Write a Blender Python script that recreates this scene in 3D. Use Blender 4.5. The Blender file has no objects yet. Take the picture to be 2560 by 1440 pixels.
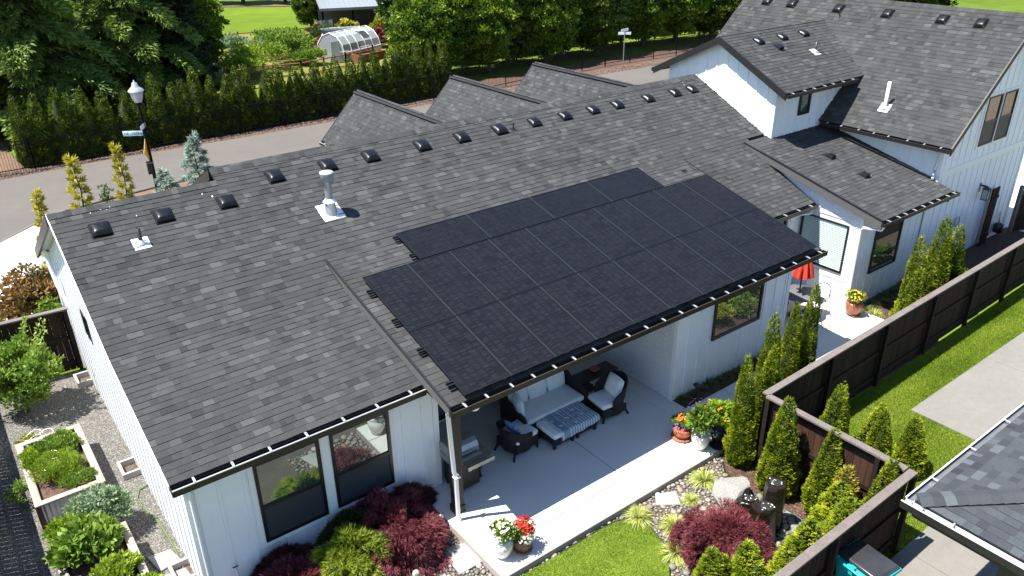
import bpy, math, random
import numpy as np
from mathutils import Matrix, Vector
from math import radians, sin, cos, pi, sqrt

# ------------------------------------------------------------------ camera, world, sun, exposure
SC = bpy.context.scene
COL = SC.collection
CAM = (-1.78788, -11.25382, 10.93); YAW, PITCH, ROLL, FPX = 0.64754, 0.45973, -0.01071, 1978.441
def cam_axes():
    f = np.array([sin(YAW)*cos(PITCH), cos(YAW)*cos(PITCH), -sin(PITCH)])
    r = np.array([cos(YAW), -sin(YAW), 0.]); u = np.cross(r, f)
    return cos(ROLL)*r + sin(ROLL)*u, -sin(ROLL)*r + cos(ROLL)*u, f
_r, _u, _f = cam_axes()
cd = bpy.data.cameras.new('camera'); cam = bpy.data.objects.new('camera', cd); COL.objects.link(cam)
cd.sensor_width = 36; cd.lens = 36*FPX/2560; cd.clip_end = 1500; cd.clip_start = .1
cam.matrix_world = Matrix(((_r[0], _u[0], -_f[0], CAM[0]), (_r[1], _u[1], -_f[1], CAM[1]), (_r[2], _u[2], -_f[2], CAM[2]), (0, 0, 0, 1)))
SC.camera = cam
TR = Vector((.43, -.17, -1)).normalized()            # the way sunlight travels
W = bpy.data.worlds.new('World'); SC.world = W; W.use_nodes = True
nt = W.node_tree; bg = nt.nodes['Background']
sk = nt.nodes.new('ShaderNodeTexSky'); sk.sky_type = 'NISHITA'; sk.sun_disc = False
sk.sun_elevation = math.asin(-TR.z); sk.sun_rotation = math.atan2(-TR.x, -TR.y)
sk.air_density = 1.0; sk.dust_density = .2; sk.ozone_density = 3.0
nt.links.new(sk.outputs[0], bg.inputs[0]); bg.inputs[1].default_value = .092
sd = bpy.data.lights.new('sun', 'SUN'); sd.energy = 5.0; sd.angle = radians(.5); sd.color = (1, .965, .91)
so = bpy.data.objects.new('sun', sd); COL.objects.link(so)
so.rotation_euler = TR.to_track_quat('-Z', 'Y').to_euler(); so.location = (-20, 10, 40)
vs = SC.view_settings; vs.view_transform = 'Standard'; vs.look = 'None'; vs.gamma = 1; vs.use_curve_mapping = False; vs.exposure = 1.38
SC.cycles.max_bounces = 5; SC.cycles.diffuse_bounces = 3; SC.cycles.glossy_bounces = 3
SC.cycles.transparent_max_bounces = 10; SC.cycles.caustics_reflective = False; SC.cycles.caustics_refractive = False

rng = np.random.default_rng(7); R = random.Random(3)

# ------------------------------------------------------------------ materials
def mat(name, col, rough=.7, metal=0, noise=None, bump=None, spec=.5, tint=None, trans=0, coat=0, scale=1, stretch=None):
    """noise=(scale, amount) mottles the colour; bump=(scale, strength); tint=[(pos,col)..] ramps the 'tint' attribute"""
    m = bpy.data.materials.new(name); m.use_nodes = True; t = m.node_tree; n = t.nodes; b = n['Principled BSDF']
    L = t.links.new
    b.inputs['Base Color'].default_value = (*col, 1); b.inputs['Roughness'].default_value = rough
    b.inputs['Metallic'].default_value = metal; b.inputs['Specular IOR Level'].default_value = spec
    b.inputs['Coat Weight'].default_value = coat
    src = None
    if tint:
        a = n.new('ShaderNodeAttribute'); a.attribute_name = 'tint'; r = n.new('ShaderNodeValToRGB'); L(a.outputs['Fac'], r.inputs[0])
        e = r.color_ramp.elements
        while len(e) < len(tint): e.new(.5)
        for k, (p, c) in enumerate(tint): e[k].position = p; e[k].color = (*c, 1)
        src = r.outputs[0]
    if noise or bump:
        tc = n.new('ShaderNodeTexCoord'); mp = n.new('ShaderNodeMapping'); L(tc.outputs['Object'], mp.inputs[0])
        if stretch: mp.inputs['Scale'].default_value = stretch
    if noise:
        for (sc_, am) in (noise if isinstance(noise, list) else [noise]):
            z = n.new('ShaderNodeTexNoise'); z.inputs['Scale'].default_value = sc_; z.inputs['Detail'].default_value = 5; z.inputs['Roughness'].default_value = .6
            L(mp.outputs[0], z.inputs[0])
            mr = n.new('ShaderNodeMapRange'); mr.inputs[1].default_value = .3; mr.inputs[2].default_value = .7
            mr.inputs[3].default_value = 1-am; mr.inputs[4].default_value = 1+am; L(z.outputs['Fac'], mr.inputs[0])
            mx = n.new('ShaderNodeVectorMath'); mx.operation = 'SCALE'
            if src: L(src, mx.inputs[0])
            else: mx.inputs[0].default_value = col
            L(mr.outputs[0], mx.inputs['Scale']); src = mx.outputs[0]
    if src: L(src, b.inputs['Base Color'])
    if bump:
        z = n.new('ShaderNodeTexNoise'); z.inputs['Scale'].default_value = bump[0]; z.inputs['Detail'].default_value = 4; L(mp.outputs[0], z.inputs[0])
        bp = n.new('ShaderNodeBump'); bp.inputs['Strength'].default_value = bump[1]; bp.inputs['Distance'].default_value = .02
        L(z.outputs['Fac'], bp.inputs['Height']); L(bp.outputs[0], b.inputs['Normal'])
    if trans:
        tr = n.new('ShaderNodeBsdfTranslucent'); mixs = n.new('ShaderNodeMixShader'); mixs.inputs[0].default_value = trans
        if src: L(src, tr.inputs[0])
        else: tr.inputs[0].default_value = (*col, 1)
        L(b.outputs[0], mixs.inputs[1]); L(tr.outputs[0], mixs.inputs[2]); L(mixs.outputs[0], n['Material Output'].inputs[0])
    return m
def leafmat(name, dark, mid, light, trans=.25, rough=.55):
    return mat(name, mid, rough, tint=[(0, dark), (.5, mid), (1, light)], trans=trans, spec=.25)
M = {}
M['shingle'] = mat('asphalt shingle', (.06, .06, .06), .93, tint=[(0, (.030, .0308, .0312)), (.35, (.040, .0412, .0408)), (.6, (.0465, .048, .047)), (.8, (.054, .0562, .0545)), (1, (.066, .0692, .0665))], noise=[(45, .16), (.6, .13)], spec=.2)
M['shingle_blue'] = mat('blue grey shingle', (.06, .06, .07), .9, tint=[(0, (.028, .030, .035)), (.4, (.041, .045, .051)), (.75, (.056, .063, .069)), (1, (.075, .083, .090))], noise=[(60, .16), (.7, .10)], spec=.2)
M['deck'] = mat('roof underlay', (.018, .018, .019), .95)
M['white'] = mat('white painted siding', (.80, .81, .82), .55, noise=[(3, .03), (.4, .05), (11, .02)], stretch=(1, 1, .35))
M['brick'] = mat('white painted brick', (.72, .73, .74), .6, noise=(14, .06), bump=(50, .35))
M['mortar'] = mat('painted mortar', (.6, .61, .62), .8, noise=(14, .06))
M['trim'] = mat('white trim', (.78, .78, .77), .5)
M['black'] = mat('black painted trim', (.012, .011, .011), .45, noise=(8, .2))
M['gutter'] = mat('dark bronze gutter', (.014, .012, .011), .42)
M['gutter_lip'] = mat('bronze gutter lip', (.05, .043, .035), .35, metal=.3)
M['alu'] = mat('bright aluminium', (.8, .8, .8), .3, metal=.7)
M['galv'] = mat('galvanised steel', (.45, .48, .52), .25, metal=.6, noise=(12, .08))
M['flash'] = mat('zinc flashing', (.72, .74, .76), .4, metal=.4)
M['vent'] = mat('black vent plastic', (.006, .007, .008), .36, spec=.28, noise=(9, .3))
M['pvc'] = mat('white plastic pipe', (.8, .8, .78), .4)
M['frame'] = mat('black window frame', (.009, .009, .01), .35)
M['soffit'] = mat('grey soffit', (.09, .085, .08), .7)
M['post'] = mat('dark stained post', (.028, .02, .015), .7, noise=[(2, .3), (20, .35)], stretch=(6, 6, .6), bump=(20, .4))
M['concrete'] = mat('pale concrete', (.60, .575, .53), .85, noise=[(1.2, .05), (30, .04)])
M['concrete_side'] = mat('concrete edge', (.34, .30, .26), .9, noise=(8, .12))
M['concrete_grey'] = mat('exposed aggregate concrete', (.165, .155, .137), .9, noise=[(.8, .07), (6, .06), (90, .2)], bump=(60, .2))
M['paver'] = mat('stone paver', (.30, .29, .265), .85, noise=[(3, .06), (40, .08)], bump=(60, .25))
M['asphalt'] = mat('road asphalt', (.100, .089, .077), .9, noise=[(.25, .09), (2.5, .04), (40, .1)], bump=(90, .3))
M['kerb'] = mat('kerb concrete', (.13, .12, .10), .9, noise=(5, .1))
M['mulch'] = mat('bark mulch', (.055, .03, .018), .95, noise=[(25, .35), (3, .15)], bump=(40, .9))
M['soil'] = mat('reddish soil', (.085, .048, .032), .95, noise=[(12, .4), (1, .2)], bump=(30, .7))
M['drysoil'] = mat('dry needle soil', (.13, .078, .048), .95, noise=[(12, .3), (1, .2)], bump=(30, .7))
M['gravelbed'] = mat('gravel base', (.10, .093, .08), .95, noise=[(70, .5), (1, .1)], bump=(90, 1))
M['stonebed'] = mat('sand under stones', (.085, .07, .055), .95, noise=[(60, .3), (2, .2)], bump=(50, .8))
M['grass'] = mat('lawn', (.11, .16, .018), .95, noise=[(.22, .16), (2.2, .2), (45, .35)], bump=(60, .9), spec=.15)
M['fargrass'] = mat('far lawn', (.085, .130, .010), .95, noise=[(.04, .28), (.5, .14), (9, .14)], bump=(9, .5), spec=.1)
M['dryfar'] = mat('dry far lawn', (.13, .135, .03), .95, noise=[(.1, .25), (1.2, .2), (12, .15)], spec=.1)
M['blade'] = leafmat('grass blade', (.09, .15, .012), (.19, .28, .020), (.36, .41, .055), .38)
M['fence'] = mat('dark stained fence', (.020, .013, .011), .8, noise=[(2, .25), (25, .3)], stretch=(5, 5, .5), bump=(25, .3), spec=.15, tint=[(0, (.012, .0068, .0048)), (1, (.025, .014, .0095))])
M['fence_warm'] = mat('reddish brown fence board', (.06, .03, .02), .8, noise=[(2, .2), (22, .35)], stretch=(5, 5, .5), bump=(25, .3), spec=.2, tint=[(0, (.032, .014, .009)), (1, (.062, .028, .018))])
M['fence_cap'] = mat('weathered fence cap', (.13, .108, .095), .8, noise=[(3, .15), (30, .2)], bump=(30, .3))
M['rail'] = mat('brown fence rail', (.018, .011, .0085), .8, spec=.15, noise=(10, .3))
M['iron'] = mat('black iron', (.004, .004, .004), .6, spec=.12)
M['cell'] = mat('solar cell', (.006, .008, .014), .42, spec=.15, tint=[(0, (.0058, .0066, .0095)), (1, (.0088, .0094, .0125))])
M['busbar'] = mat('cell busbar glint', (.032, .033, .037), .6, spec=.2)
M['backsheet'] = mat('black backsheet', (.0025, .003, .004), .5, spec=.2)
M['seam'] = mat('painted seam highlight', (.045, .066, .055), .4, metal=.2)  # pale tone stands in for light along the panel seams
M['pframe'] = mat('black anodised frame', (.010, .011, .013), .35, metal=.2)
M['wicker'] = mat('dark wicker', (.010, .008, .008), .6, bump=(90, 1), noise=(60, .5))
M['cushion'] = mat('pale cushion fabric', (.76, .78, .76), .9, noise=(4, .04), bump=(14, .25))
M['blanket'] = mat('blue blanket', (.22, .31, .40), .95, bump=(120, .4))
M['blanket_w'] = mat('white blanket stripe', (.62, .64, .64), .95, bump=(120, .4))
M['bluefab'] = mat('blue patterned pillow', (.25, .36, .62), .9, noise=(22, .7))
M['steel'] = mat('brushed steel', (.42, .41, .38), .35, metal=.8, noise=(6, .1))
M['darkmetal'] = mat('dark metal', (.018, .017, .017), .4)
M['mesh_table'] = mat('table mesh metal', (.11, .11, .115), .5)
M['redfab'] = mat('red parasol cloth', (.55, .045, .02), .85, noise=(3, .12), trans=.15)
M['terracotta'] = mat('glazed terracotta', (.30, .085, .035), .35, noise=(6, .2), coat=.3)
M['pot_brown'] = mat('brown patterned pot', (.13, .065, .03), .5, noise=(30, .5))
M['ceramic'] = mat('white glazed ceramic', (.66, .65, .61), .18, noise=(2, .05), coat=.5)
M['saucer'] = mat('terracotta saucer', (.28, .10, .05), .6)
M['red'] = mat('red petals', (.62, .012, .012), .6, trans=.2)
M['orange'] = mat('orange petals', (.7, .14, .02), .6, trans=.2)
M['whitepet'] = mat('white petals', (.8, .8, .75), .6, trans=.2)
M['yellowpet'] = mat('yellow petals', (.75, .55, .05), .6, trans=.2)
M['purple'] = mat('purple petals', (.22, .09, .42), .6, trans=.2)
M['rock'] = mat('granite boulder', (.22, .21, .19), .85, noise=[(3, .15), (40, .3)], bump=(20, .5))
M['wetrock'] = mat('wet basalt', (.014, .010, .006), .32, noise=[(4, .6), (18, .4)], bump=(14, .9), spec=.5)
M['wetstone'] = mat('wet pebble', (.07, .05, .02), .12, tint=[(0, (.035, .028, .012)), (.5, (.085, .06, .022)), (1, (.16, .065, .025))], noise=(20, .3), spec=.6)
M['pebble'] = mat('river pebble', (.3, .28, .24), .75, tint=[(0, (.10, .095, .085)), (.3, (.17, .158, .138)), (.6, (.25, .225, .19)), (.8, (.25, .15, .09)), (1, (.33, .31, .275))], noise=(30, .12))
M['gravel'] = mat('gravel chip', (.3, .28, .24), .85, tint=[(0, (.085, .082, .075)), (.5, (.185, .175, .155)), (1, (.31, .295, .26))])
M['water'] = mat('water', (.03, .028, .02), .03, spec=.8, bump=(18, .6))
M['foam'] = mat('falling water', (.34, .36, .38), .15)
M['wood'] = mat('weathered planter board', (.30, .265, .215), .85, noise=[(3, .12), (30, .15)], stretch=(1, 1, 1), bump=(30, .3))
M['redwood'] = mat('brown planter post', (.075, .035, .02), .8, noise=(14, .3))
M['corrugated'] = mat('corrugated steel', (.40, .43, .46), .35, metal=.7)
M['teal'] = mat('teal plastic', (.012, .30, .31), .38, noise=(3, .06))
M['binlid'] = mat('dark grey plastic lid', (.028, .028, .030), .25, noise=(3, .25), spec=.6)
M['cardboard'] = mat('cardboard', (.40, .27, .16), .9, noise=(3, .06))
M['palletwood'] = mat('pallet wood', (.33, .20, .10), .85, noise=(9, .2))
M['signblue'] = mat('pale blue sign face', (.36, .50, .66), .4)
M['signwhite'] = mat('white sign face', (.75, .78, .8), .4)
M['signyellow'] = mat('yellow warning sign', (.80, .42, .01), .4)
M['signink'] = mat('dark sign lettering', (.02, .04, .08), .5)
M['lampglass'] = mat('frosted lamp glass', (.36, .38, .39), .25, spec=.6)
M['lampcap'] = mat('pale lamp cap', (.45, .47, .49), .3, metal=.3)
M['bark'] = mat('tree bark', (.06, .045, .035), .9, noise=(9, .3), bump=(15, .7))
M['hose'] = mat('green hose', (.10, .15, .04), .5)
M['metalroof'] = mat('grey metal roof', (.30, .31, .32), .4, metal=.4)
M['trellis'] = mat('rust brown timber', (.17, .065, .03), .85, noise=(6, .2))
M['poly'] = None
# foliage
M['arb'] = leafmat('arborvitae', (.055, .09, .005), (.20, .26, .012), (.50, .52, .035), .35)
M['arbgold'] = leafmat('golden arborvitae', (.13, .12, .012), (.28, .26, .03), (.45, .36, .07))
M['hedge'] = leafmat('hedge arborvitae', (.018, .036, .004), (.08, .125, .008), (.30, .36, .025), .25)
M['core'] = mat('opaque crown core', (.03, .05, .008), .95)  # for the solid fill added inside crowns
M['maple_red'] = leafmat('laceleaf maple red', (.07, .014, .018), (.15, .032, .04), (.30, .095, .10), .28)
M['maple_dark'] = leafmat('purple maple', (.028, .010, .012), (.055, .018, .02), (.13, .05, .05), .2)
M['maple_green'] = leafmat('laceleaf maple lime', (.10, .15, .012), (.20, .26, .022), (.34, .38, .05), .3)
M['maple_dkgreen'] = leafmat('dark green maple', (.02, .03, .008), (.035, .05, .012), (.06, .08, .02), .2)
M['hak'] = leafmat('striped lime grass', (.20, .24, .03), (.38, .42, .09), (.62, .64, .28), .3)
M['drygrass'] = leafmat('sedge', (.06, .075, .02), (.13, .13, .05), (.27, .23, .11), .2)
M['cedar'] = leafmat('cedar needles', (.03, .06, .010), (.095, .155, .026), (.27, .37, .075), .2)
M['sequoia'] = leafmat('dark conifer', (.010, .022, .010), (.022, .042, .016), (.09, .14, .05), .12)
M['bigtree'] = leafmat('bright tree leaves', (.04, .085, .008), (.11, .19, .014), (.26, .34, .03), .3)
M['bigdark'] = leafmat('deep green leaves', (.02, .045, .008), (.06, .11, .012), (.19, .25, .03), .25)
M['lime'] = leafmat('lime leaves', (.10, .18, .010), (.21, .32, .018), (.36, .46, .05), .35)
M['gold'] = leafmat('golden conifer', (.16, .16, .01), (.42, .37, .03), (.72, .62, .10), .25)
M['blue'] = leafmat('blue conifer', (.12, .17, .13), (.28, .37, .29), (.48, .58, .48), .2)
M['bronze'] = leafmat('bronze leaves', (.06, .07, .015), (.22, .13, .04), (.42, .24, .10), .3)
M['leaf'] = leafmat('garden leaves', (.06, .12, .014), (.16, .26, .03), (.34, .43, .08), .33)
M['leaflight'] = leafmat('light garden leaves', (.09, .16, .012), (.22, .32, .025), (.42, .50, .08), .35)
M['peas'] = leafmat('grey green vines', (.08, .13, .06), (.18, .26, .13), (.36, .44, .27), .3)
M['barberry'] = leafmat('crimson shrub', (.08, .012, .02), (.20, .025, .045), (.36, .07, .10), .25)
M['yellowbush'] = leafmat('yellow shrub', (.15, .16, .015), (.32, .32, .03), (.5, .46, .08), .3)

def glassmat(name, col, refl, tr=None):
    m = bpy.data.materials.new(name); m.use_nodes = True; t = m.node_tree; n = t.nodes; L = t.links.new
    b = n['Principled BSDF']; b.inputs['Base Color'].default_value = (*col, 1); b.inputs['Roughness'].default_value = .35
    g = n.new('ShaderNodeBsdfGlossy'); g.inputs['Roughness'].default_value = .015; g.inputs['Color'].default_value = (.82, .95, .93, 1)
    mx = n.new('ShaderNodeMixShader'); fr = n.new('ShaderNodeFresnel'); fr.inputs['IOR'].default_value = 1.5
    ad = n.new('ShaderNodeMath'); ad.operation = 'ADD'; ad.inputs[1].default_value = refl; L(fr.outputs[0], ad.inputs[0])
    if tr: mx.inputs[0].default_value = .10
    else: L(ad.outputs[0], mx.inputs[0])
    if tr:
        tp = n.new('ShaderNodeBsdfTransparent'); tp.inputs[0].default_value = (*tr, 1); L(tp.outputs[0], mx.inputs[1])
    else: L(b.outputs[0], mx.inputs[1])
    L(g.outputs[0], mx.inputs[2]); L(mx.outputs[0], n['Material Output'].inputs[0]); return m
M['glass'] = glassmat('dark reflective window glass', (.012, .035, .036), .26)
M['clear'] = glassmat('tinted clear glass', (0, 0, 0), .0, (.86, .96, .92))
M['poly'] = mat('polycarbonate sheet', (.42, .46, .47), .25, spec=.6); M['poly'].node_tree.nodes['Principled BSDF'].inputs['Alpha'].default_value = .6
M['screen'] = mat('insect screen', (.022, .03, .038), .55, noise=(40, .2))

# ------------------------------------------------------------------ mesh helpers
def fast_mesh(name, V, F, tint=None, smooth=False):
    """V (n,3); F (m,k) with one k, or a list of such arrays"""
    V = np.asarray(V, np.float32); Fs = F if isinstance(F, list) else [F]
    me = bpy.data.meshes.new(name); me.vertices.add(len(V)); me.vertices.foreach_set('co', V.ravel())
    loops = np.concatenate([f.ravel() for f in Fs]).astype(np.int32); tot = np.concatenate([np.full(len(f), f.shape[1], np.int32) for f in Fs])
    st = np.concatenate([[0], np.cumsum(tot)[:-1]]).astype(np.int32)
    me.loops.add(len(loops)); me.loops.foreach_set('vertex_index', loops); me.polygons.add(len(tot))
    me.polygons.foreach_set('loop_start', st); me.polygons.foreach_set('loop_total', tot)
    me.polygons.foreach_set('use_smooth', np.full(len(tot), bool(smooth)))
    me.update(calc_edges=True)
    if tint is not None:
        a = me.attributes.new('tint', 'FLOAT', 'FACE'); a.data.foreach_set('value', np.asarray(tint, np.float32))
    return me
class MB:
    def __init__(s): s.v = []; s.f = []; s.t = []; s.sm = []
    def add(s, vs_, fs, tint=.5, smooth=False):
        o = len(s.v); s.v += [tuple(v) for v in vs_]; s.f += [tuple(i+o for i in f) for f in fs]; s.t += [tint]*len(fs); s.sm += [smooth]*len(fs); return s
    def box(s, x0, x1, y0, y1, z0, z1, tint=.5, M4=None):
        vs_ = [(x, y, z) for z in (z0, z1) for y in (y0, y1) for x in (x0, x1)]
        if M4 is not None: vs_ = [tuple(M4 @ Vector(v)) for v in vs_]
        return s.add(vs_, [(0, 2, 3, 1), (4, 5, 7, 6), (0, 1, 5, 4), (2, 6, 7, 3), (0, 4, 6, 2), (1, 3, 7, 5)], tint)
    def prism(s, poly, n, d, tint=.5):
        """poly: 3D loop, extruded by vector d"""
        k = len(poly); P = [Vector(p) for p in poly]; Q = [p+Vector(d) for p in P]
        return s.add([*P, *Q], [tuple(range(k))[::-1], tuple(range(k, 2*k))]+[(i, (i+1) % k, k+(i+1) % k, k+i) for i in range(k)], tint)
    def tube(s, pts, r, n=8, r2=None, cap=True, tint=.5, smooth=True):
        pts = [Vector(p) for p in pts]; rs = [r+(((r2 if r2 is not None else r)-r)*i/(len(pts)-1)) for i in range(len(pts))] if not isinstance(r, (list, tuple)) else r
        vs_ = []; up = Vector((0, 0, 1))
        for i, p in enumerate(pts):
            d = (pts[min(i+1, len(pts)-1)]-pts[max(i-1, 0)]).normalized()
            a = d.cross(up if abs(d.z) < .95 else Vector((1, 0, 0))).normalized(); b = a.cross(d)
            for k in range(n):
                an = 2*pi*k/n; vs_.append(p+(a*cos(an)+b*sin(an))*rs[i])
        fs = [(i*n+k, i*n+(k+1) % n, (i+1)*n+(k+1) % n, (i+1)*n+k) for i in range(len(pts)-1) for k in range(n)]
        s.add(vs_, fs, tint, smooth)
        if cap: s.add(vs_[:n], [tuple(range(n))[::-1]], tint); s.add(vs_[-n:], [tuple(range(n))], tint)
        return s
    def lathe(s, prof, n=20, c=(0, 0, 0), tint=.5, smooth=True, cap=True):
        vs_ = [(c[0]+r*cos(2*pi*k/n), c[1]+r*sin(2*pi*k/n), c[2]+z) for r, z in prof for k in range(n)]
        m = len(prof); s.add(vs_, [(i*n+k, i*n+(k+1) % n, (i+1)*n+(k+1) % n, (i+1)*n+k) for i in range(m-1) for k in range(n)], tint, smooth)
        if cap:
            s.add(vs_[:n], [tuple(range(n))[::-1]], tint); s.add(vs_[-n:], [tuple(range(n))], tint)
        return s
    def mesh(s, name):
        me = bpy.data.meshes.new(name); me.from_pydata([tuple(v) for v in s.v], [], s.f)
        me.polygons.foreach_set('use_smooth', s.sm)
        a = me.attributes.new('tint', 'FLOAT', 'FACE'); a.data.foreach_set('value', s.t); me.update(); return me
def B(*a, **k): return MB().box(*a, **k)
def ob(name, me, m=None, parent=None, **props):
    if isinstance(me, MB): me = me.mesh(name)
    if m is not None and len(me.materials) == 0: me.materials.append(M[m] if isinstance(m, str) else m)
    o = bpy.data.objects.new(name, me); COL.objects.link(o)
    if parent: o.parent = parent
    for k, v in props.items(): o[k] = v
    return o
def thing(name, label, cat, loc=(0, 0, 0), rz=0, group=None):
    o = bpy.data.objects.new(name, None); COL.objects.link(o); o.location = loc; o.rotation_euler.z = rz
    o.empty_display_size = .2; o['label'] = label; o['category'] = cat
    if group: o['group'] = group
    return o
def tag(o, label, cat, group=None):
    o['label'] = label; o['category'] = cat
    if group: o['group'] = group
    return o
def copy_thing(root, loc, rz=0, label=None, group=None, scale=None, tilt=None):
    c = root.copy(); COL.objects.link(c); c.location = loc; c.rotation_euler = (tilt[0] if tilt else 0, tilt[1] if tilt else 0, rz)
    if scale is not None: c.scale = scale if isinstance(scale, (tuple, list)) else (scale,)*3
    if label: c['label'] = label
    if group: c['group'] = group
    for ch in list(root.children):
        d = ch.copy(); COL.objects.link(d); d.parent = c
        for g in list(ch.children):
            e = g.copy(); COL.objects.link(e); e.parent = d
    return c
def bevel(o, w=.02, n=2):
    b = o.modifiers.new('bevel', 'BEVEL'); b.width = w; b.segments = n; b.limit_method = 'ANGLE'
    for p in o.data.polygons: p.use_smooth = True
    return o
def ordn(i): return ['first', 'second', 'third', 'fourth', 'fifth', 'sixth', 'seventh', 'eighth', 'ninth', 'tenth', 'eleventh', 'twelfth', 'thirteenth', 'fourteenth', 'fifteenth', 'sixteenth', 'seventeenth', 'eighteenth', 'nineteenth', 'twentieth', 'twenty-first', 'twenty-second', 'twenty-third', 'twenty-fourth', 'twenty-fifth', 'twenty-sixth', 'twenty-seventh', 'twenty-eighth', 'twenty-ninth', 'thirtieth', 'thirty-first', 'thirty-second', 'thirty-third', 'thirty-fourth', 'thirty-fifth'][i]

# ------------------------------------------------------------------ the setting: ground sheets
def sheet(name, poly, z, m, seg=None):
    mb = MB().add([(x, y, z) for x, y in poly], [tuple(range(len(poly)))])
    o = ob(name, mb, m); o['kind'] = 'structure'; return o
G0 = -.175
sheet('ground', [(-400, -400), (700, -400), (700, 700), (-400, 700)], -.225, 'fargrass')
def strip_poly(pts_top, pts_bot): return pts_top+pts_bot[::-1]
sheet('road', [(-60, 17.8), (-14, 17.9), (-.6, 21.0), (.7, 22.2), (2, 23.2), (6, 24), (60, 24), (80, 24), (80, 28.8), (43, 29.0), (38, 29.1), (22, 29.35), (12, 29.3), (5, 29.6), (0, 29.3), (-60, 29)], G0+.012, 'asphalt')
sheet('driveway', [(-14, 10.3), (1.8, 10.3), (1.8, 23.0), (.7, 22.3), (-.6, 21.1), (-14, 18)], G0+.018, 'concrete')
sheet('side_yard_soil', [(1.8, 10), (30, 10), (30, 24), (6, 24), (1.8, 23.1)], G0+.006, 'drysoil')
sheet('verge', [(-60, 28.9), (80, 28.7), (80, 33), (-60, 33)], G0+.006, 'soil')
sheet('dry_ground', [(-60, 30.4), (1.5, 30.4), (1.5, 38), (-60, 38)], G0+.012, 'drysoil')
sheet('garden_soil', [(14, 40.5), (34, 40.5), (36, 62), (18, 62)], G0+.012, 'dryfar')
sheet('street_end', [(28.9, -3.2), (60, -3.2), (60, 14), (28.9, 14)], G0+.012, 'concrete')
sheet('far_street', [(36, 14), (90, 6), (90, 24), (40, 24)], G0+.015, 'asphalt')
# gravel yard on the left
sheet('gravel_yard', [(-2.9, -4), (.15, -4), (.15, 9.9), (-2.9, 10.1)], -.2+.012, 'gravelbed')
sheet('rock_bed', [(.1, -4.6), (10.6, -4.6), (10.6, .05), (.1, .05)], -.165, 'stonebed')
sheet('lower_garden_bed', [(2, -6.6), (10.6, -6.6), (10.6, -4.6), (2, -4.6)], -.165, 'stonebed')
mulch_pts = [(10.6, -2.75), (10.35, -2.78), (9.9, -3.28), (9.73, -3.81), (9.86, -4.22), (9.88, -4.69), (9.93, -5.02), (9.9, -5.6), (10.3, -6.5), (10.6, -6.5)]
sheet('mulch_bed', mulch_pts, -.150, 'mulch')
sheet('planting_strip', [(10.9, -1.3), (18.4, -1.3), (18.4, -.7), (10.9, -.8)], -.02, 'mulch')
sheet('fence_bed', [(10.3, -3.4), (18.9, -3.4), (18.9, -2.2), (10.3, -2.2)], -.155, 'mulch')
sheet('wing_bed', [(18.6, -3.1), (29, -3.1), (29, -.7), (18.6, -.7)], -.15, 'mulch')
# patio slab, a real step above the beds, with sawn joints
slab = bpy.data.objects.new('patio_slab', None); COL.objects.link(slab); slab['kind'] = 'structure'
JX = [7.94]; JY = [-2.24]; J = .006
J = .011; xs = [4.32, 7.94, 10.35]; ys = [-2.84, -2.24, 2.0]
for i in range(2):
    for j in range(2):
        ob('slab_panel', B(xs[i]+(J if i else 0), xs[i+1]-(J if i < 1 else 0), ys[j]+(J if j else 0), ys[j+1]-(J if j < 1 else 0), -.16, 0), 'concrete', slab)
for (x0, x1, y0, y1) in [(10.36, 12.18, -2.05, -1.33), (12.20, 15.1, -2.05, -1.33), (15.12, 18.6, -2.05, -1.25), (15.1, 18.5, -1.24, 1.2), (10.36, 10.85, -1.32, 2)]:
    ob('slab_panel', B(x0, x1, y0, y1, -.16, 0), 'concrete', slab)
ob('slab_edge', B(4.31, 10.36, -2.855, -2.842, -.17, -.012), 'concrete_side', slab)
ob('slab_edge', B(4.305, 4.318, -2.84, -.4, -.17, -.012), 'concrete_side', slab)
sheet('grey_bounce_sheet', [(-60, -60), (60, -60), (60, -12.5), (-60, -12.5)], -.19, 'concrete_grey')  # unseen grey ground, added to cut green bounce onto the walls
# right side: lawn and concrete
sheet('side_lawn', [(10.66, -3.42), (30, -3.2), (30, -12), (10.66, -12)], -.16, 'grass')
cs = bpy.data.objects.new('neighbour_driveway', None); COL.objects.link(cs); cs['kind'] = 'structure'
for (x0, x1, y0, y1) in [(15.17, 19.0, -9.5, -4.54), (19.01, 23.2, -9.5, -4.54), (23.21, 30, -9.5, -4.54)]:
    ob('slab_panel', B(x0, x1, y0, y1, -.2, -.13), 'concrete_grey', cs)
for (x0, x1, y0, y1) in [(10.75, 12.55, -9.2, -6.78), (8.6, 10.74, -9.2, -6.78), (5, 8.59, -11, -6.78), (8.6, 12.55, -12, -9.21)]:
    ob('slab_panel', B(x0, x1, y0, y1, -.2, -.135), 'concrete_grey', cs)
# near lawn with a curved edge
lawn_poly = [(4.5, -2.9), (5.58, -2.91), (6.61, -2.91), (7.0, -2.94), (7.17, -3.02), (7.36, -3.2), (7.42, -3.45), (7.31, -3.93), (7.05, -4.3), (6.75, -4.6), (6.4, -5.2), (3, -5.2)]
mb = MB(); mb.prism([(x, y, -.17) for x, y in lawn_poly], 0, (0, 0, .04)); o = ob('lawn', mb, 'grass'); o['kind'] = 'structure'
mb = MB(); mb.tube([(x, y, -.125) for x, y in lawn_poly[1:-2]], .012, 5); o = ob('lawn_edging', mb, 'darkmetal'); o['kind'] = 'structure'
mb = MB(); mb.tube([(x, y, -.14) for x, y in mulch_pts[1:-1]], .02, 5); o = ob('bed_edging', mb, 'darkmetal'); o['kind'] = 'structure'
o = ob('kerb', MB().tube([(-14, 18, -.19), (-.6, 21.1, -.19), (.7, 22.3, -.17), (2, 23.2, -.14), (6, 24, -.14), (60, 24, -.14)], .07, 6), 'kerb'); o['kind'] = 'structure'

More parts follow.
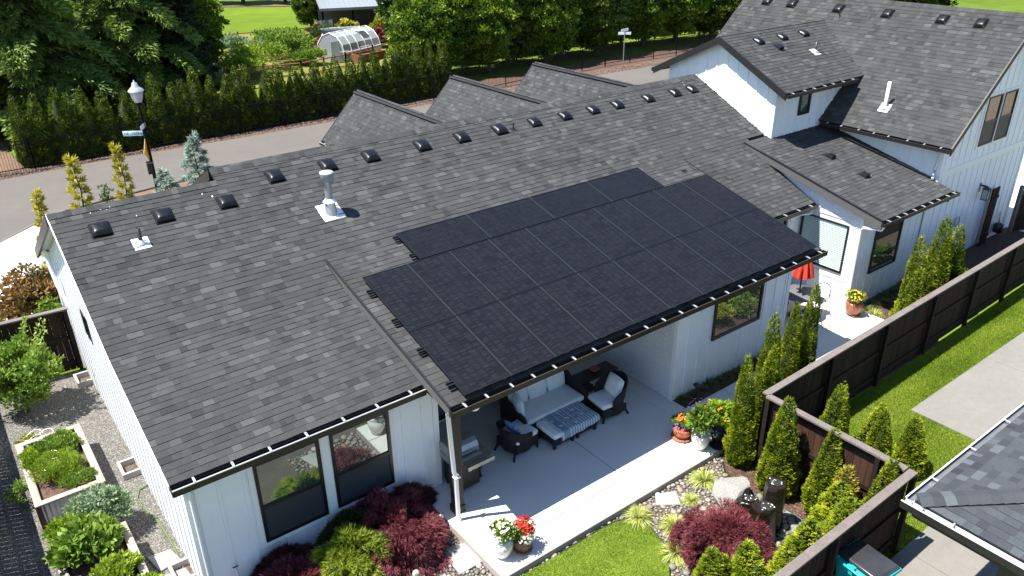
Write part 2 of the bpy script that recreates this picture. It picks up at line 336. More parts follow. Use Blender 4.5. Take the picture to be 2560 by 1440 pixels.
def inside(poly, P):
    x, y = P[:, 0], P[:, 1]; r = np.zeros(len(P), bool); n = len(poly)
    for i in range(n):
        x0, y0 = poly[i]; x1, y1 = poly[(i+1) % n]
        if y0 == y1: continue
        c = ((y0 > y) != (y1 > y)) & (x < (x1-x0)*(y-y0)/(y1-y0)+x0); r ^= c
    return r
def scatter(poly, n, rg=rng):
    p = np.array(poly); lo, hi = p.min(0), p.max(0); out = []
    k = 0
    while k < n:
        q = rg.uniform(lo, hi, (n, 2)); q = q[inside(poly, q)]; out.append(q); k += len(q)
    return np.concatenate(out)[:n]
# ------------------------------------------------------------------ grass blades
def blades(name, pts, z, L, Wd, m, lean=.5, label=None):
    n = len(pts); a = rng.uniform(0, 2*pi, n); h = L*rng.uniform(.6, 1.25, n); le = rng.uniform(0, lean, n)
    b = np.c_[pts, np.full(n, z)]; d = np.c_[np.cos(a)*le, np.sin(a)*le, np.ones(n)]; s = np.c_[-np.sin(a), np.cos(a), np.zeros(n)]*Wd
    V = np.stack([b-s, b+s, b+d*h[:, None]], 1).reshape(-1, 3); F = np.arange(3*n).reshape(n, 3)
    patch = .5+.28*np.sin(pts[:, 0]*2.1+np.sin(pts[:, 1]*1.7)*1.3)*np.cos(pts[:, 1]*2.6+pts[:, 0]*.6)
    stripe = .12*np.sign(np.sin(pts[:, 1]*9))
    t = np.clip((patch+.35*np.sin(pts[:, 0]*.9+1)*np.sin(pts[:, 1]*4.1))*.6+rng.normal(.22, .2, n)+stripe*.5, 0, 1)
    o = ob(name, fast_mesh(name, V, F, t), m); o['kind'] = 'stuff'; o['label'] = label or 'short mown lawn grass'; o['category'] = 'grass'; return o
blades('grass', scatter(lawn_poly, 42000), -.13, .035, .0045, 'blade', label='short mown grass of the small round lawn beside the patio')
rl = [(10.7, -3.5), (27, -3.25), (27, -4.56), (15.15, -4.56), (15.15, -9), (12.57, -9), (12.57, -6.76), (10.7, -6.76)]
blades('grass', scatter(rl, 170000), -.158, .05, .006, 'blade', label='mown grass strip between the fence and the neighbour concrete')

# ------------------------------------------------------------------ stones
def ico(sub):
    import bmesh
    bm = bmesh.new(); bmesh.ops.create_icosphere(bm, subdivisions=sub, radius=1); V = np.array([v.co[:] for v in bm.verts]); F = np.array([[v.index for v in f.verts] for f in bm.faces]); bm.free(); return V, F
IV, IF = ico(1); IV2, IF2 = ico(2); IV3, IF3 = ico(3)
def stone_mesh(name, seed, tint, m, flat=.55, rough=.12):
    r = np.random.default_rng(seed); V = IV2*(1+r.normal(0, rough*.35, (len(IV2), 1))); V = V*np.array([1, r.uniform(.65, .95), flat*r.uniform(.8, 1.1)])
    sh = 1+rough*np.sin(V[:, :1]*2.3+seed); me = fast_mesh(name, V*sh, IF2, np.full(len(IF2), tint), True); me.materials.append(M[m]); return me
def pebble_field(parent, polys, m, zs, nbig, nsmall, rmin, rmax, name='stone', flat=.55, excl=()):
    meshes = [stone_mesh(name, 11+i, t, m, flat) for i, t in enumerate([.0, .12, .25, .35, .5, .6, .68, .8, .9, 1.])]
    placed = []; cell = {}
    def ok(x, y, r):
        cx, cy = int(x/.2), int(y/.2)
        for i in range(cx-1, cx+2):
            for j in range(cy-1, cy+2):
                for (a, b, q) in cell.get((i, j), ()):
                    if (a-x)**2+(b-y)**2 < ((q+r)*.80)**2: return False
        return True
    cand = np.concatenate([scatter(p, int(n)) for p, n in polys])
    for (x, y) in rng.permutation(cand):
        r = rmin+(rmax-rmin)*R.random()**2.2 if len(placed) > nbig*2 else rmin*1.3+(rmax-rmin*1.3)*R.random()
        if any(ex(x, y, r) for ex in excl): continue
        if ok(x, y, r): placed.append((x, y, r)); cell.setdefault((int(x/.2), int(y/.2)), []).append((x, y, r))
    C = np.array(CAM); placed.sort(key=lambda p: -(p[2]/np.linalg.norm(C-np.array([p[0], p[1], 0]))))
    for (x, y, r) in placed[:nbig]:
        o = bpy.data.objects.new(name, meshes[R.randrange(10)]); COL.objects.link(o); o.parent = parent
        o.location = (x, y, zs+r*.18); o.rotation_euler = (R.uniform(-.25, .25), R.uniform(-.25, .25), R.uniform(0, 6.28)); o.scale = (r, r, r)
    rest = placed[nbig:nbig+nsmall]
    if rest:
        Vs, Fs, T = [], [], []; k = 0
        for (x, y, r) in rest:
            a = R.uniform(0, 6.28); q = IV*np.array([1, R.uniform(.65, .95), flat])*r*(1+rng.normal(0, .05, (len(IV), 1)))
            q = np.c_[q[:, 0]*cos(a)-q[:, 1]*sin(a), q[:, 0]*sin(a)+q[:, 1]*cos(a), q[:, 2]]+[x, y, zs+r*.18]
            Vs.append(q); Fs.append(IF+k); k += len(IV); T.append(np.full(len(IF), R.random()))
        o = ob(name, fast_mesh(name, np.concatenate(Vs), np.concatenate(Fs), np.concatenate(T), True), m, parent); o['kind'] = 'stuff'
# exclusion: lawn, pavers, pond, mulch
lawn_np = lawn_poly
def pin(poly):
    pp = poly
    def f(x, y, r): return bool(inside(pp, np.array([[x, y]]))[0])
    return f
paver_polys = [[(3.84, -1.47), (4.47, -1.62), (4.43, -2.20), (3.81, -2.19)], [(7.96, -3.11), (8.18, -2.88), (8.6, -3.08), (8.36, -3.42)], [(3.05, -2.2), (3.6, -2.0), (3.5, -2.75), (2.9, -2.8)]]
pond = [(9.0, -3.95), (9.35, -4.25), (9.5, -4.75), (9.15, -5.15), (8.6, -4.95), (8.3, -4.5), (8.55, -4.1)]
def out_lawn(x, y, r): return pin(lawn_poly)(x, y, r)
excl = [pin(lawn_poly), pin(mulch_pts)]+[pin(p) for p in paver_polys]+[pin(pond)]
rb = bpy.data.objects.get('rock_bed')
pebble_field(rb, [([(7.0, -2.9), (10.4, -2.8), (10.6, -4.6), (9.8, -6.4), (6.2, -6.4), (6.4, -5.0), (7.2, -4.2), (7.5, -3.4)], 26000), ([(2.6, -2.9), (4.28, -2.9), (4.28, -.5), (3, -.5)], 9000), ([(4.4, -2.88), (7.2, -2.88), (7.2, -3.0), (4.4, -3.0)], 400)], 'pebble', -.155, 300, 3500, .028, .085, excl=excl)
pebble_field(rb, [(pond, 5000)], 'wetstone', -.17, 0, 900, .025, .075, name='wet_stone')
for w in [c for c in rb.children if c.name.startswith('wet_stone')]: pass
for k, pp in enumerate(paver_polys):
    mb = MB(); mb.prism([(x, y, -.17) for x, y in pp], 0, (0, 0, .06)); o = bevel(ob('paver', mb, 'paver', rb), .008, 1)
# gravel
def chips(name, poly, n, z, r0, r1, m, label):
    P = scatter(poly, n); oc = np.array([(1, 0, 0), (-1, 0, 0), (0, 1, 0), (0, -1, 0), (0, 0, 1)], float); of = np.array([(0, 2, 4), (2, 1, 4), (1, 3, 4), (3, 0, 4)])
    r = rng.uniform(r0, r1, (n, 1, 1)); a = rng.uniform(0, 6.28, n); sc_ = rng.uniform(.6, 1.2, (n, 1, 3)); Q = oc[None]*r*sc_
    ca, sa = np.cos(a)[:, None], np.sin(a)[:, None]
    Q = np.stack([Q[..., 0]*ca-Q[..., 1]*sa, Q[..., 0]*sa+Q[..., 1]*ca, Q[..., 2]*.7], -1)+np.c_[P, np.full(n, z)][:, None]
    F = (of[None]+np.arange(n)[:, None, None]*5).reshape(-1, 3); T = np.repeat(rng.random(n), 4)
    o = ob(name, fast_mesh(name, Q.reshape(-1, 3), F, T), m); o['kind'] = 'stuff'; o['label'] = label; o['category'] = 'gravel' if 'gravel' in name else 'mulch'; return o
chips('gravel', [(-2.85, .6), (.05, .6), (.05, 9.85), (-2.85, 10)], 60000, -.186, .010, .021, 'gravel', 'grey gravel covering the side yard along the white wall')
chips('mulch_chips', mulch_pts, 5000, -.148, .012, .035, mat('bark chip', (.07, .035, .02), .9, tint=[(0, (.03, .016, .01)), (.7, (.085, .045, .027)), (1, (.18, .11, .07))]), 'brown bark chips under the arborvitae trees')
chips('verge_gravel', [(-5, 29.2), (0, 29.4), (5, 29.7), (12, 29.4), (22, 29.45), (43, 29.1), (43, 30.2), (22, 30.2), (15, 30.2), (0, 30.3), (-5, 30.3)], 9000, G0+.012, .03, .08, mat('verge chip', (.16, .1, .07), .9, tint=[(0, (.045, .026, .02)), (1, (.17, .115, .08))]), 'reddish gravel and chips along the far edge of the road')

# ================================================================== the house
house = thing('house', 'long white board-and-batten house with grey shingle roofs and a taller gabled end on the right', 'house')
EXP = .1435
TONES = [0, .2, .35, .45, .55, .7, .85, 1.0]; TW = [5, 11, 18, 22, 20, 13, 7, 4]
WIDTHS = [.10, .14, .18, .22, .28]
SHINGLES = []      # (roofobj, matrix, width, tall, tone, dist, full)
_shm = {}
def sh_mesh(w, tall, tone, mname):
    k = (w, tall, tone, mname)
    if k not in _shm:
        t = .014 if tall else .009
        me = MB().add([(0, 0, 0), (w, 0, 0), (w, 0, t), (0, 0, t), (0, EXP+.03, -.002), (w, EXP+.03, -.002), (w, EXP+.03, .001), (0, EXP+.03, .001)],
                      [(0, 1, 2, 3), (3, 2, 6, 7), (0, 3, 7, 4), (1, 5, 6, 2)], tone).mesh('shingle'); me.materials.append(M[mname]); _shm[k] = me
    return _shm[k]
def roof_plane(name, P0, A, U, rows, label=None, thick=.09, mname='shingle', deck_rect=None, parent=None, wide=1.0, indiv=True):
    """P0 eave origin, A unit along, U unit up-slope; rows: list of (a0,a1) per course from the eave"""
    P0, A, U = Vector(P0), Vector(A).normalized(), Vector(U).normalized(); N = A.cross(U).normalized()
    if N.z < 0: N = -N
    a0 = min(r_[0] for r_ in rows); a1 = max(r_[1] for r_ in rows); L = len(rows)*EXP
    mb = MB()
    # deck: one slab per run of equal extents
    i = 0
    while i < len(rows):
        j = i
        while j < len(rows) and rows[j] == rows[i]: j += 1
        u0, u1 = i*EXP, j*EXP; q0, q1 = rows[i]
        c = [P0+A*q0+U*u0, P0+A*q1+U*u0, P0+A*q1+U*u1, P0+A*q0+U*u1]
        mb.prism([p-N*thick for p in c], 0, N*(thick-.004)); i = j
    rf = ob('roof', mb, 'deck', parent or house)
    if label: rf['label'] = label
    Mx = Matrix.Identity(4)
    for i, (q0, q1) in enumerate(rows):
        x = q0
        while x < q1-.03:
            w = R.choice(WIDTHS)*1.0; full = True
            if x+w > q1: w = q1-x; full = False
            tone = R.choices(TONES, TW)[0]; tall = R.random() < .55
            base = P0+A*x+U*(i*EXP)
            SHINGLES.append([rf, base, A, U, N, w, tall, tone, (base-Vector(CAM)).length if indiv else 999, full, mname]); x += w
    return rf
def rows_const(n, a0, a1): return [(a0, a1)]*n
def upv(s): return Vector((0, 1, s)).normalized()
S1, S2, S3, SWg, SU_, SB = .472, .2778, .2594, .241, .4933, .910
# left block lower slope
n2 = int(round(sqrt(1+S2*S2)*(2.58+.395)/EXP))
roof_plane('roof', (0, -.395, 2.832), (1, 0, 0), upv(S2), rows_const(n2, -.241, 4.37), 'lower left roof slope over the bedroom')
# main slope P1: from y=2.58
def p1z(y): return 5.317+S1*(y-6.095)
c1 = sqrt(1+S1*S1); ystart = .79; n1 = int((6.42-ystart)*c1/EXP)+1; rows = []
for i in range(n1):
    y = ystart+i*EXP/c1
    a0 = -.241 if y > 2.53 else 15.2
    a1 = 19.45 if y > 3.30 else 18.42+.0*y
    if 5.317 and y > 6.02: a0 = 3.15
    if y > 3.25 and y <= 3.45: a1 = 18.6
    rows.append((a0, a1))
# the last course ends at the ridge
roof_plane('roof', (0, ystart, p1z(ystart)), (1, 0, 0), upv(S1), rows, 'long main roof slope facing the patio')
# back slopes of the main roof
def back(name, x0, x1, yr, zr, ye, s, label):
    n = int((ye-yr)*sqrt(1+s*s)/EXP)
    L_ = (ye-yr); roof_plane(name, (0, ye, zr-s*L_), (1, 0, 0), Vector((0, -1, s)), rows_const(n, x0, x1), label, indiv=False)
back('roof', -.241, 3.15, 6.15, 5.335, 11.1, .49, 'rear roof slope of the left part')
back('roof', 3.15, 19.45, 6.45, 5.47, 11.4, .472, 'rear roof slope behind the long ridge')
# porch roof
n3 = int(round((3.36+1.311)*sqrt(1+S3*S3)/EXP))
roof_plane('roof', (0, -1.311, 2.823), (1, 0, 0), upv(S3), rows_const(n3, 4.335, 15.551), 'low roof slope over the covered patio', thick=.11)
# wing roof
nw = int(round((3.40+1.361)*sqrt(1+SWg*SWg)/EXP))
roof_plane('roof', (0, -1.361, 2.906), (1, 0, 0), upv(SWg), [(18.338, 22.3 if i*EXP < .62 else 22.46) for i in range(nw)], 'low roof slope of the right wing')
# upper cross gable U
nu = int(round((5.446-2.756)*sqrt(1+SU_**2)/EXP))
roof_plane('roof', (0, 2.756, 5.535), (1, 0, 0), upv(SU_), rows_const(nu, 19.213, 24.9), 'front slope of the small upper gable')
roof_plane('roof', (0, 8.136, 5.535), (1, 0, 0), Vector((0, -1, SU_)), rows_const(nu, 19.213, 24.9), 'rear slope of the small upper gable', indiv=False)
# tall block B: ridge along y
nb = int(round((25.72-21.964)*sqrt(1+SB*SB)/EXP))
roof_plane('roof', (21.964, 0, 4.204), (0, 1, 0), Vector((1, 0, SB)), rows_const(nb, -1.139, 9.27), 'steep left slope of the two-storey block')
roof_plane('roof', (29.45, 0, 4.21), (0, 1, 0), Vector((-1, 0, SB)), rows_const(nb, -1.139, 9.27), 'steep right slope of the two-storey block', indiv=False)
# rear gables, ridges towards the street
GX = [11.55, 15.82, 20.06]
for gx in GX:
    hw = 1.55; s = 1.02; n = int(hw*sqrt(1+s*s)/EXP)+1
    roof_plane('roof', (gx-hw, 0, 4.45-s*hw), (0, 1, 0), Vector((1, 0, s)), rows_const(n, 8.0, 15.9), 'left slope of a street-side gable')
    roof_plane('roof', (gx+hw, 0, 4.45-s*hw), (0, 1, 0), Vector((-1, 0, s)), rows_const(n, 8.0, 15.9), 'right slope of a street-side gable', indiv=False)
def flush_shingles(parent_filter=None, nind=300):
    S = sorted([s for s in SHINGLES if s[9]], key=lambda s: s[8]); ind = set(id(s) for s in S[:nind]); by = {}
    for s in SHINGLES:
        rf, base, A, U, N, w, tall, tone, d, full, mn = s
        if id(s) in ind:
            o = bpy.data.objects.new('shingle', sh_mesh(w, tall, tone, mn)); COL.objects.link(o); o.parent = rf
            o.matrix_local = Matrix(((A.x, U.x, N.x, base.x), (A.y, U.y, N.y, base.y), (A.z, U.z, N.z, base.z), (0, 0, 0, 1)))
        else: by.setdefault((rf.name, mn), []).append(s)
    for (rn, mn), L in by.items():
        n = len(L); V = np.empty((n, 8, 3)); T = np.empty(n)
        for k, (rf, base, A, U, N, w, tall, tone, d, full, _) in enumerate(L):
            t = .014 if tall else .009; b = np.array(base); a = np.array(A)*w; u = np.array(U)*(EXP+.03); nn = np.array(N)
            V[k] = [b, b+a, b+a+nn*t, b+nn*t, b+u-nn*.002, b+a+u-nn*.002, b+a+u+nn*.001, b+u+nn*.001]; T[k] = tone
        f = np.array([(0, 1, 2, 3), (3, 2, 6, 7), (0, 3, 7, 4), (1, 5, 6, 2)]); F = (f[None]+np.arange(n)[:, None, None]*8).reshape(-1, 4)
        o = ob('shingle', fast_mesh('shingle', V.reshape(-1, 3), F, np.repeat(T, 4)), mn, bpy.data.objects[rn]); o['kind'] = 'stuff'
    SHINGLES.clear()
flush_shingles()
# ridge caps
def caps(P, D, L, wl, wr, parent=None, m='shingle', step=.14, w=.16):
    """P start, D direction; wl / wr: down-slope unit vectors of the two sides"""
    P, D = Vector(P), Vector(D).normalized(); n = int(L/step); mb = MB(); wl = Vector(wl).normalized(); wr = Vector(wr).normalized()
    up = Vector((0, 0, 1))
    for i in range(n):
        a = P+D*(i*step); b = a+D*(step+.02); t = R.choices(TONES, TW)[0]; z0, z1 = .014, .022
        mb.add([a+wl*w+up*z0, a+up*(z0+.004), a+wr*w+up*z0, b+wl*w+up*z1, b+up*(z1+.004), b+wr*w+up*z1], [(0, 1, 4, 3), (1, 2, 5, 4), (5, 2, 1, 0), (3, 4, 5)], t)
    o = ob('ridge_cap', mb, m, parent or house); o['kind'] = 'stuff'; return o
caps((-.25, 6.11, 5.325), (1, 0, 0), 3.45, (0, -1, -S1), (0, 1, -.49))
caps((3.12, 6.435, 5.478), (1, 0, 0), 16.3, (0, -1, -S1), (0, 1, -.472))
caps((19.2, 5.446, 6.862), (1, 0, 0), 5.75, (0, -1, -SU_), (0, 1, -SU_))
caps((25.70, -1.14, 7.605), (0, 1, 0), 10.4, (-1, 0, -SB), (1, 0, -SB))
for gx in GX: caps((gx, 15.9, 4.455), (0, -1, 0), 7.7, (-1, 0, -1.02), (1, 0, -1.02))

# ------------------------------------------------------------------ walls
def wall_poly(pts, thick, label=None, m='white'):
    mb = MB(); mb.prism(pts, 0, thick); o = ob('wall', mb, m, house)
    if label: o['label'] = label
    return o
def batten(wall, x, y, z0, z1, face, w=.05, d=.02):
    """face: 'y-' wall facing -y at plane y ; 'x-' wall facing -x at plane x"""
    if z1-z0 < .05: return
    if face == 'y-': b = B(x-w/2, x+w/2, y-d, y-.001, z0, z1)
    elif face == 'x-': b = B(x-d, x-.001, y-w/2, y+w/2, z0, z1)
    elif face == 'x+': b = B(x+.001, x+d, y-w/2, y+w/2, z0, z1)
    ob('batten', b, 'white', wall)
def battens_y(wall, y, x0, x1, z0, ztop, holes=(), step=.41, off=.2):
    x = x0+off
    while x < x1-.05:
        segs = [(z0, ztop(x) if callable(ztop) else ztop)]
        for (a, b, c, d) in holes:
            if a-.03 < x < b+.03:
                ns = []
                for (p, q) in segs: ns += [(p, min(q, c)), (max(p, d), q)]
                segs = ns
        for p, q in segs: batten(wall, x, y, p, q, 'y-')
        x += step
def battens_x(wall, x, y0, y1, z0, ztop, holes=(), step=.41, off=.2, face='x-'):
    y = y0+off
    while y < y1-.05:
        segs = [(z0(y) if callable(z0) else z0, ztop(y) if callable(ztop) else ztop)]
        for (a, b, c, d) in holes:
            if a-.03 < y < b+.03:
                ns = []
                for (p, q) in segs: ns += [(p, min(q, c)), (max(p, d), q)]
                segs = ns
        for p, q in segs: batten(wall, x, y, p, q, face)
        y += step
# left gable wall (sunlit), x=0
def lz(y): return (2.832+S2*(y+.395) if y < 2.58 else (p1z(y) if y < 6.1 else 5.33-.49*(y-6.15)))-.12
wl = wall_poly([(0, -.0, -.25), (0, 10.7, -.25), (0, 10.7, lz(10.7)), (0, 6.1, lz(6.1)), (0, 2.58, lz(2.58)), (0, 0, lz(0))], (.14, 0, 0), 'long sunlit left side wall')
battens_x(wl, 0, .1, 10.6, -.2, lambda y: lz(y)-.1, holes=[(6.68, 7.42, 1.98, 2.67)], step=.405, off=.28)
ob('corner_board', B(-.024, -.001, -.022, .09, -.2, 2.75), 'trim', wl)
# front wall left block y=0
WH = [(1.02, 3.86, .48, 2.42)]
wf = wall_poly([(.145, 0, -.25), (4.82, 0, -.25), (4.82, 0, 2.86), (.145, 0, 2.86)], (0, .14, 0), 'shaded front wall of the left block')
battens_y(wf, 0, .1, 4.8, -.1, 2.62, holes=WH, step=.44, off=.42)
ob('corner_board', B(-.022, .10, -.024, -.001, -.2, 2.7), 'trim', wf)
ob('corner_board', B(4.72, 4.84, -.024, -.001, -.02, 2.7), 'trim', wf)
ob('base_board', B(4.0, 4.71, -.02, -.001, 0, .1), 'trim', wf)
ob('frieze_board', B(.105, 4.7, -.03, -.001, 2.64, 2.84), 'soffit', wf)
# patio recess: left side wall of patio x=4.82, back wall y=1.8, right = painted brick x=10.82
wp = wall_poly([(4.83, .145, 0), (4.83, 1.95, 0), (4.83, 1.95, 3.4), (4.83, .145, 3.1)], (-.14, 0, 0), 'patio left wall')
wbk = wall_poly([(4.84, 1.8, 0), (12, 1.8, 0), (12, 1.8, 3.3), (4.84, 1.8, 3.3)], (0, .14, 0), 'patio back wall')
battens_y(wbk, 1.8, 9.8, 10.8, 0, 3.2, step=.4, off=.1)
# brick wall (x=10.82) facing -x
wbr = wall_poly([(10.84, -.80, 0), (10.84, 1.8, 0), (10.84, 1.8, 3.35), (10.84, -.80, 2.75)], (.14, 0, 0), 'white painted brick side wall of the patio', 'mortar')
bmesh_full = B(0, .02, 0, .19, 0, .058).mesh('brick'); bmesh_full.materials.append(M['brick'])
bmesh_half = B(0, .02, 0, .09, 0, .058).mesh('brick'); bmesh_half.materials.append(M['brick'])
cnt = 0; zr = 0; i = 0
lst = []
while zr < 3.2:
    y = -.80; k = 0
    if i % 2:
        if zr < 2.66: lst.append((y, zr, bmesh_half))
        y += .1
    while y < 1.6:
        if zr < 2.72+.24*(y+.8): lst.append((y, zr, bmesh_full))
        y += .2
    zr += .068; i += 1
lst.sort(key=lambda t: t[0]+t[1]*.2)
for (y, z, me) in lst[:300]:
    o = bpy.data.objects.new('brick', me); COL.objects.link(o); o.parent = wbr; o.location = (10.82+R.uniform(-.0025, .0025), y+.004, z+.005)
mb = MB()
for (y, z, me) in lst[300:]: mb.box(10.82, 10.84, y+.004, y+.004+(.19 if me is bmesh_full else .09), z+.005, z+.063)
if mb.v: o = ob('brick', mb, 'brick', wbr); o['kind'] = 'stuff'
# front wall right of the patio y=-.89
wg = wall_poly([(10.82, -.891, -.02), (15.087, -.891, -.02), (15.087, -.891, 2.9), (10.82, -.891, 2.9)], (0, .088, 0), 'shaded front wall right of the patio')
battens_y(wg, -.891, 10.9, 15.05, 0, 2.72, holes=[(11.98, 14.02, 1.12, 2.36)], step=.41, off=.31)
ob('corner_board', B(10.80, 10.92, -.915, -.892, 0, 2.74), 'trim', wg); ob('corner_board', B(14.98, 15.11, -.915, -.892, 0, 2.74), 'trim', wg)
ob('corner_board', B(10.797, 10.82, -.891, -.801, 0, 2.74), 'trim', wg)
wall_poly([(15.09, -.80, 0), (15.09, 1.2, 0), (15.09, 1.2, 3.3), (15.09, -.80, 2.9)], (-.14, 0, 0))
wr_ = wall_poly([(15.1, 1.2, 0), (18.5, 1.2, 0), (18.5, 1.2, 2.95), (15.1, 1.2, 2.95)], (0, .14, 0), 'recessed wall behind the small patio')
battens_y(wr_, 1.2, 17.9, 18.5, 0, 2.85, step=.3, off=.12)
# wing: left-facing wall x=18.514, front y=-.755 (continues into the tall block front)
def wz(y): return 2.906+SWg*(y+1.361)-.1
ww = wall_poly([(18.514, -.66, -.05), (18.514, 3.3, -.05), (18.514, 3.3, wz(3.3)), (18.514, -.66, wz(-.66))], (.14, 0, 0), 'sunlit left wall of the right wing')
battens_x(ww, 18.514, -.66, 3.3, 0, lambda y: wz(y)-.08, holes=[(-.50, 1.26, .80, 2.58)], step=.41, off=.06)
ob('rail_board', B(18.496, 18.513, -.5, 1.28, .70, .80), 'trim', ww); ob('rail_board', B(18.496, 18.513, -.5, 1.28, 2.56, 2.66), 'trim', ww)
wq = wall_poly([(18.514, -.755, -.15), (28.49, -.755, -.15), (28.49, -.755, 4.7), (25.705, -.755, 7.44), (22.465, -.755, 4.5), (22.465, -.755, wz(-.755)), (18.514, -.755, wz(-.755))], (0, .09, 0), 'tall front gable wall')
def bz(x): return min(4.204+SB*(x-21.964), 4.204+SB*(29.45-x))-.14
HB = [(19.2, 20.9, .72, 2.32), (24.5, 26.7, 3.58, 5.4)]
battens_y(wq, -.755, 18.7, 22.5, .0, 2.78, holes=HB, step=.41, off=.12)
battens_y(wq, -.755, 22.5, 28.45, .0, 3.06, holes=HB, step=.41, off=.2)
battens_y(wq, -.755, 22.5, 28.45, 3.3, bz, holes=HB, step=.41, off=.2)
ob('belt_board', B(22.47, 28.5, -.785, -.756, 3.07, 3.29), 'trim', wq)
ob('corner_board', B(28.38, 28.51, -.785, -.756, -.1, 3.06), 'trim', wq); ob('corner_board', B(28.38, 28.51, -.785, -.756, 3.3, 4.4), 'trim', wq)
ob('corner_board', B(18.49, 18.62, -.778, -.756, 0, wz(-.755)-.01), 'trim', wq)
ob('corner_board', B(18.49, 18.513, -.756, -.66, 0, wz(-.7)-.01), 'trim', wq)
# tall block left wall x=22.465 and others
wt = wall_poly([(22.465, -.66, 2.9), (22.465, 9.0, 2.9), (22.465, 9.0, 4.55), (22.465, -.66, 4.55)], (.14, 0, 0), 'narrow strip of wall above the wing roof')
battens_x(wt, 22.465, -.7, 3.2, lambda y: wz(y)+.1, 4.5, step=.41, off=.1)
ob('corner_board', B(22.445, 22.464, -.78, -.66, 3.3, 4.3), 'trim', wt)
wall_poly([(28.49, -.66, -.15), (28.49, 9.0, -.15), (28.49, 9.0, 4.6), (28.49, -.66, 4.6)], (-.14, 0, 0))
wall_poly([(22.6, 9.0, -.15), (28.4, 9.0, -.15), (28.4, 9.0, 4.6), (25.7, 9.0, 7.3), (22.6, 9.0, 4.6)], (0, -.14, 0))
# upper gable walls
def uz(y): return 5.535+SU_*((y-2.756) if y < 5.446 else (8.136-y))-.12
wu = wall_poly([(19.446, 3.24, 3.6), (19.446, 7.65, 3.6), (19.446, 7.65, uz(7.65)), (19.446, 5.446, uz(5.446)), (19.446, 3.24, uz(3.24))], (.14, 0, 0), 'sunlit white gable wall above the main roof')
battens_x(wu, 19.446, 3.24, 7.6, lambda y: max(p1z(y) if y < 6.42 else 5.47-.472*(y-6.45), 3.9)+.02, lambda y: uz(y)-.02, step=.41, off=.33)
ob('corner_board', B(19.425, 19.445, 3.22, 3.32, 4.0, uz(3.24)-.02), 'trim', wu)
wuf = wall_poly([(19.6, 3.24, 3.6), (23.4, 3.24, 3.6), (23.4, 3.24, 5.7), (19.6, 3.24, 5.7)], (0, .14, 0), 'shaded front wall of the upper gable')
battens_y(wuf, 3.24, 19.5, 23.2, 3.95, 5.64, holes=[(20.55, 21.4, 4.45, 5.35)], step=.41, off=.2)
ob('corner_board', B(19.426, 19.53, 3.216, 3.239, 4.0, 5.62), 'trim', wuf)
wall_poly([(19.6, 7.65, 2.6), (23.4, 7.65, 2.6), (23.4, 7.65, 5.6), (19.6, 7.65, 5.6)], (0, -.14, 0))
# rear walls (out of sight, close the volume)
wall_poly([(.15, 10.7, -.25), (22.4, 10.7, -.25), (22.4, 10.7, 3.0), (.15, 10.7, 3.0)], (0, -.14, 0))
for gx in GX:
    wall_poly([(gx-1.2, 15.5, -.2), (gx+1.2, 15.5, -.2), (gx+1.2, 15.5, 3.1), (gx, 15.5, 4.3), (gx-1.2, 15.5, 3.1)], (0, -.14, 0))
    wall_poly([(gx-1.2, 10.8, -.2), (gx-1.2, 15.35, -.2), (gx-1.2, 15.35, 3.0), (gx-1.2, 10.8, 3.0)], (.14, 0, 0))
# rear-left porch post seen under the left rake
ob('corner_post', B(-.05, .1, 10.72, 10.85, -.2, 2.9), 'trim', house)
# rake boards / fascias
def rake(a, b, w=.035, h=.18, off=(0, 0, 0), m='black', name='rake_board', side='x'):
    a, b = Vector(a)+Vector(off), Vector(b)+Vector(off)
    ex = Vector((w, 0, 0)) if side == 'x' else Vector((0, w, 0))
    mb = MB(); mb.prism([a, b, b-Vector((0, 0, h)), a-Vector((0, 0, h))], 0, ex); return ob(name, mb, m, house)
rake((-.255, -.40, 2.835), (-.255, 2.58, 3.655), h=.10, m='trim', w=.02); rake((-.255, 2.58, 3.655), (-.255, 6.15, 5.34), h=.10, m='trim', w=.02)
rake((-.275, 6.15, 5.34), (-.275, 11.1, 2.91), h=.26, w=.05)
ob('soffit', MB().prism([(-.24, 6.15, 5.20), (-.24, 11.1, 2.77), (-.0, 11.1, 2.77), (-.0, 6.15, 5.20)], 0, (0, 0, .03)), 'trim', house)
ob('soffit', MB().prism([(-.24, -.38, 2.71), (-.24, 2.58, 3.53), (-.0, 2.58, 3.53), (-.0, -.38, 2.71)], 0, (0, 0, .02)), 'trim', house)
ob('soffit', MB().prism([(-.24, 2.58, 3.53), (-.24, 6.15, 5.20), (-.0, 6.15, 5.20), (-.0, 2.58, 3.53)], 0, (0, 0, .02)), 'trim', house)
rake((4.30, -1.33, 2.83), (4.30, 3.34, 4.045), h=.2, w=.03, m='soffit'); rake((4.295, -1.33, 2.85), (4.295, 3.34, 4.065), h=.03, w=.045, m='black')
rake((15.555, -1.33, 2.83), (15.555, 3.3, 4.04), h=.2, w=.03)
rake((18.425, .76, 2.81), (18.425, 3.3, 4.0), h=.16, w=.03)
rake((18.30, -1.38, 2.92), (18.30, 3.38, 4.065), h=.22, w=.035, m='soffit'); rake((18.29, -1.38, 2.94), (18.29, 3.38, 4.085), h=.035, w=.06, m='black')
rake((19.17, 2.74, 5.55), (19.17, 5.446, 6.885), h=.22, w=.045); rake((19.17, 5.446, 6.885), (19.17, 8.15, 5.55), h=.22, w=.045)
ob('soffit', MB().prism([(19.2, 2.76, 5.40), (19.2, 5.446, 6.72), (19.44, 5.446, 6.72), (19.44, 2.76, 5.40)], 0, (0, 0, .03)), 'soffit', house)
ob('soffit', MB().prism([(19.2, 5.446, 6.72), (19.2, 8.13, 5.40), (19.44, 8.13, 5.40), (19.44, 5.446, 6.72)], 0, (0, 0, .03)), 'soffit', house)
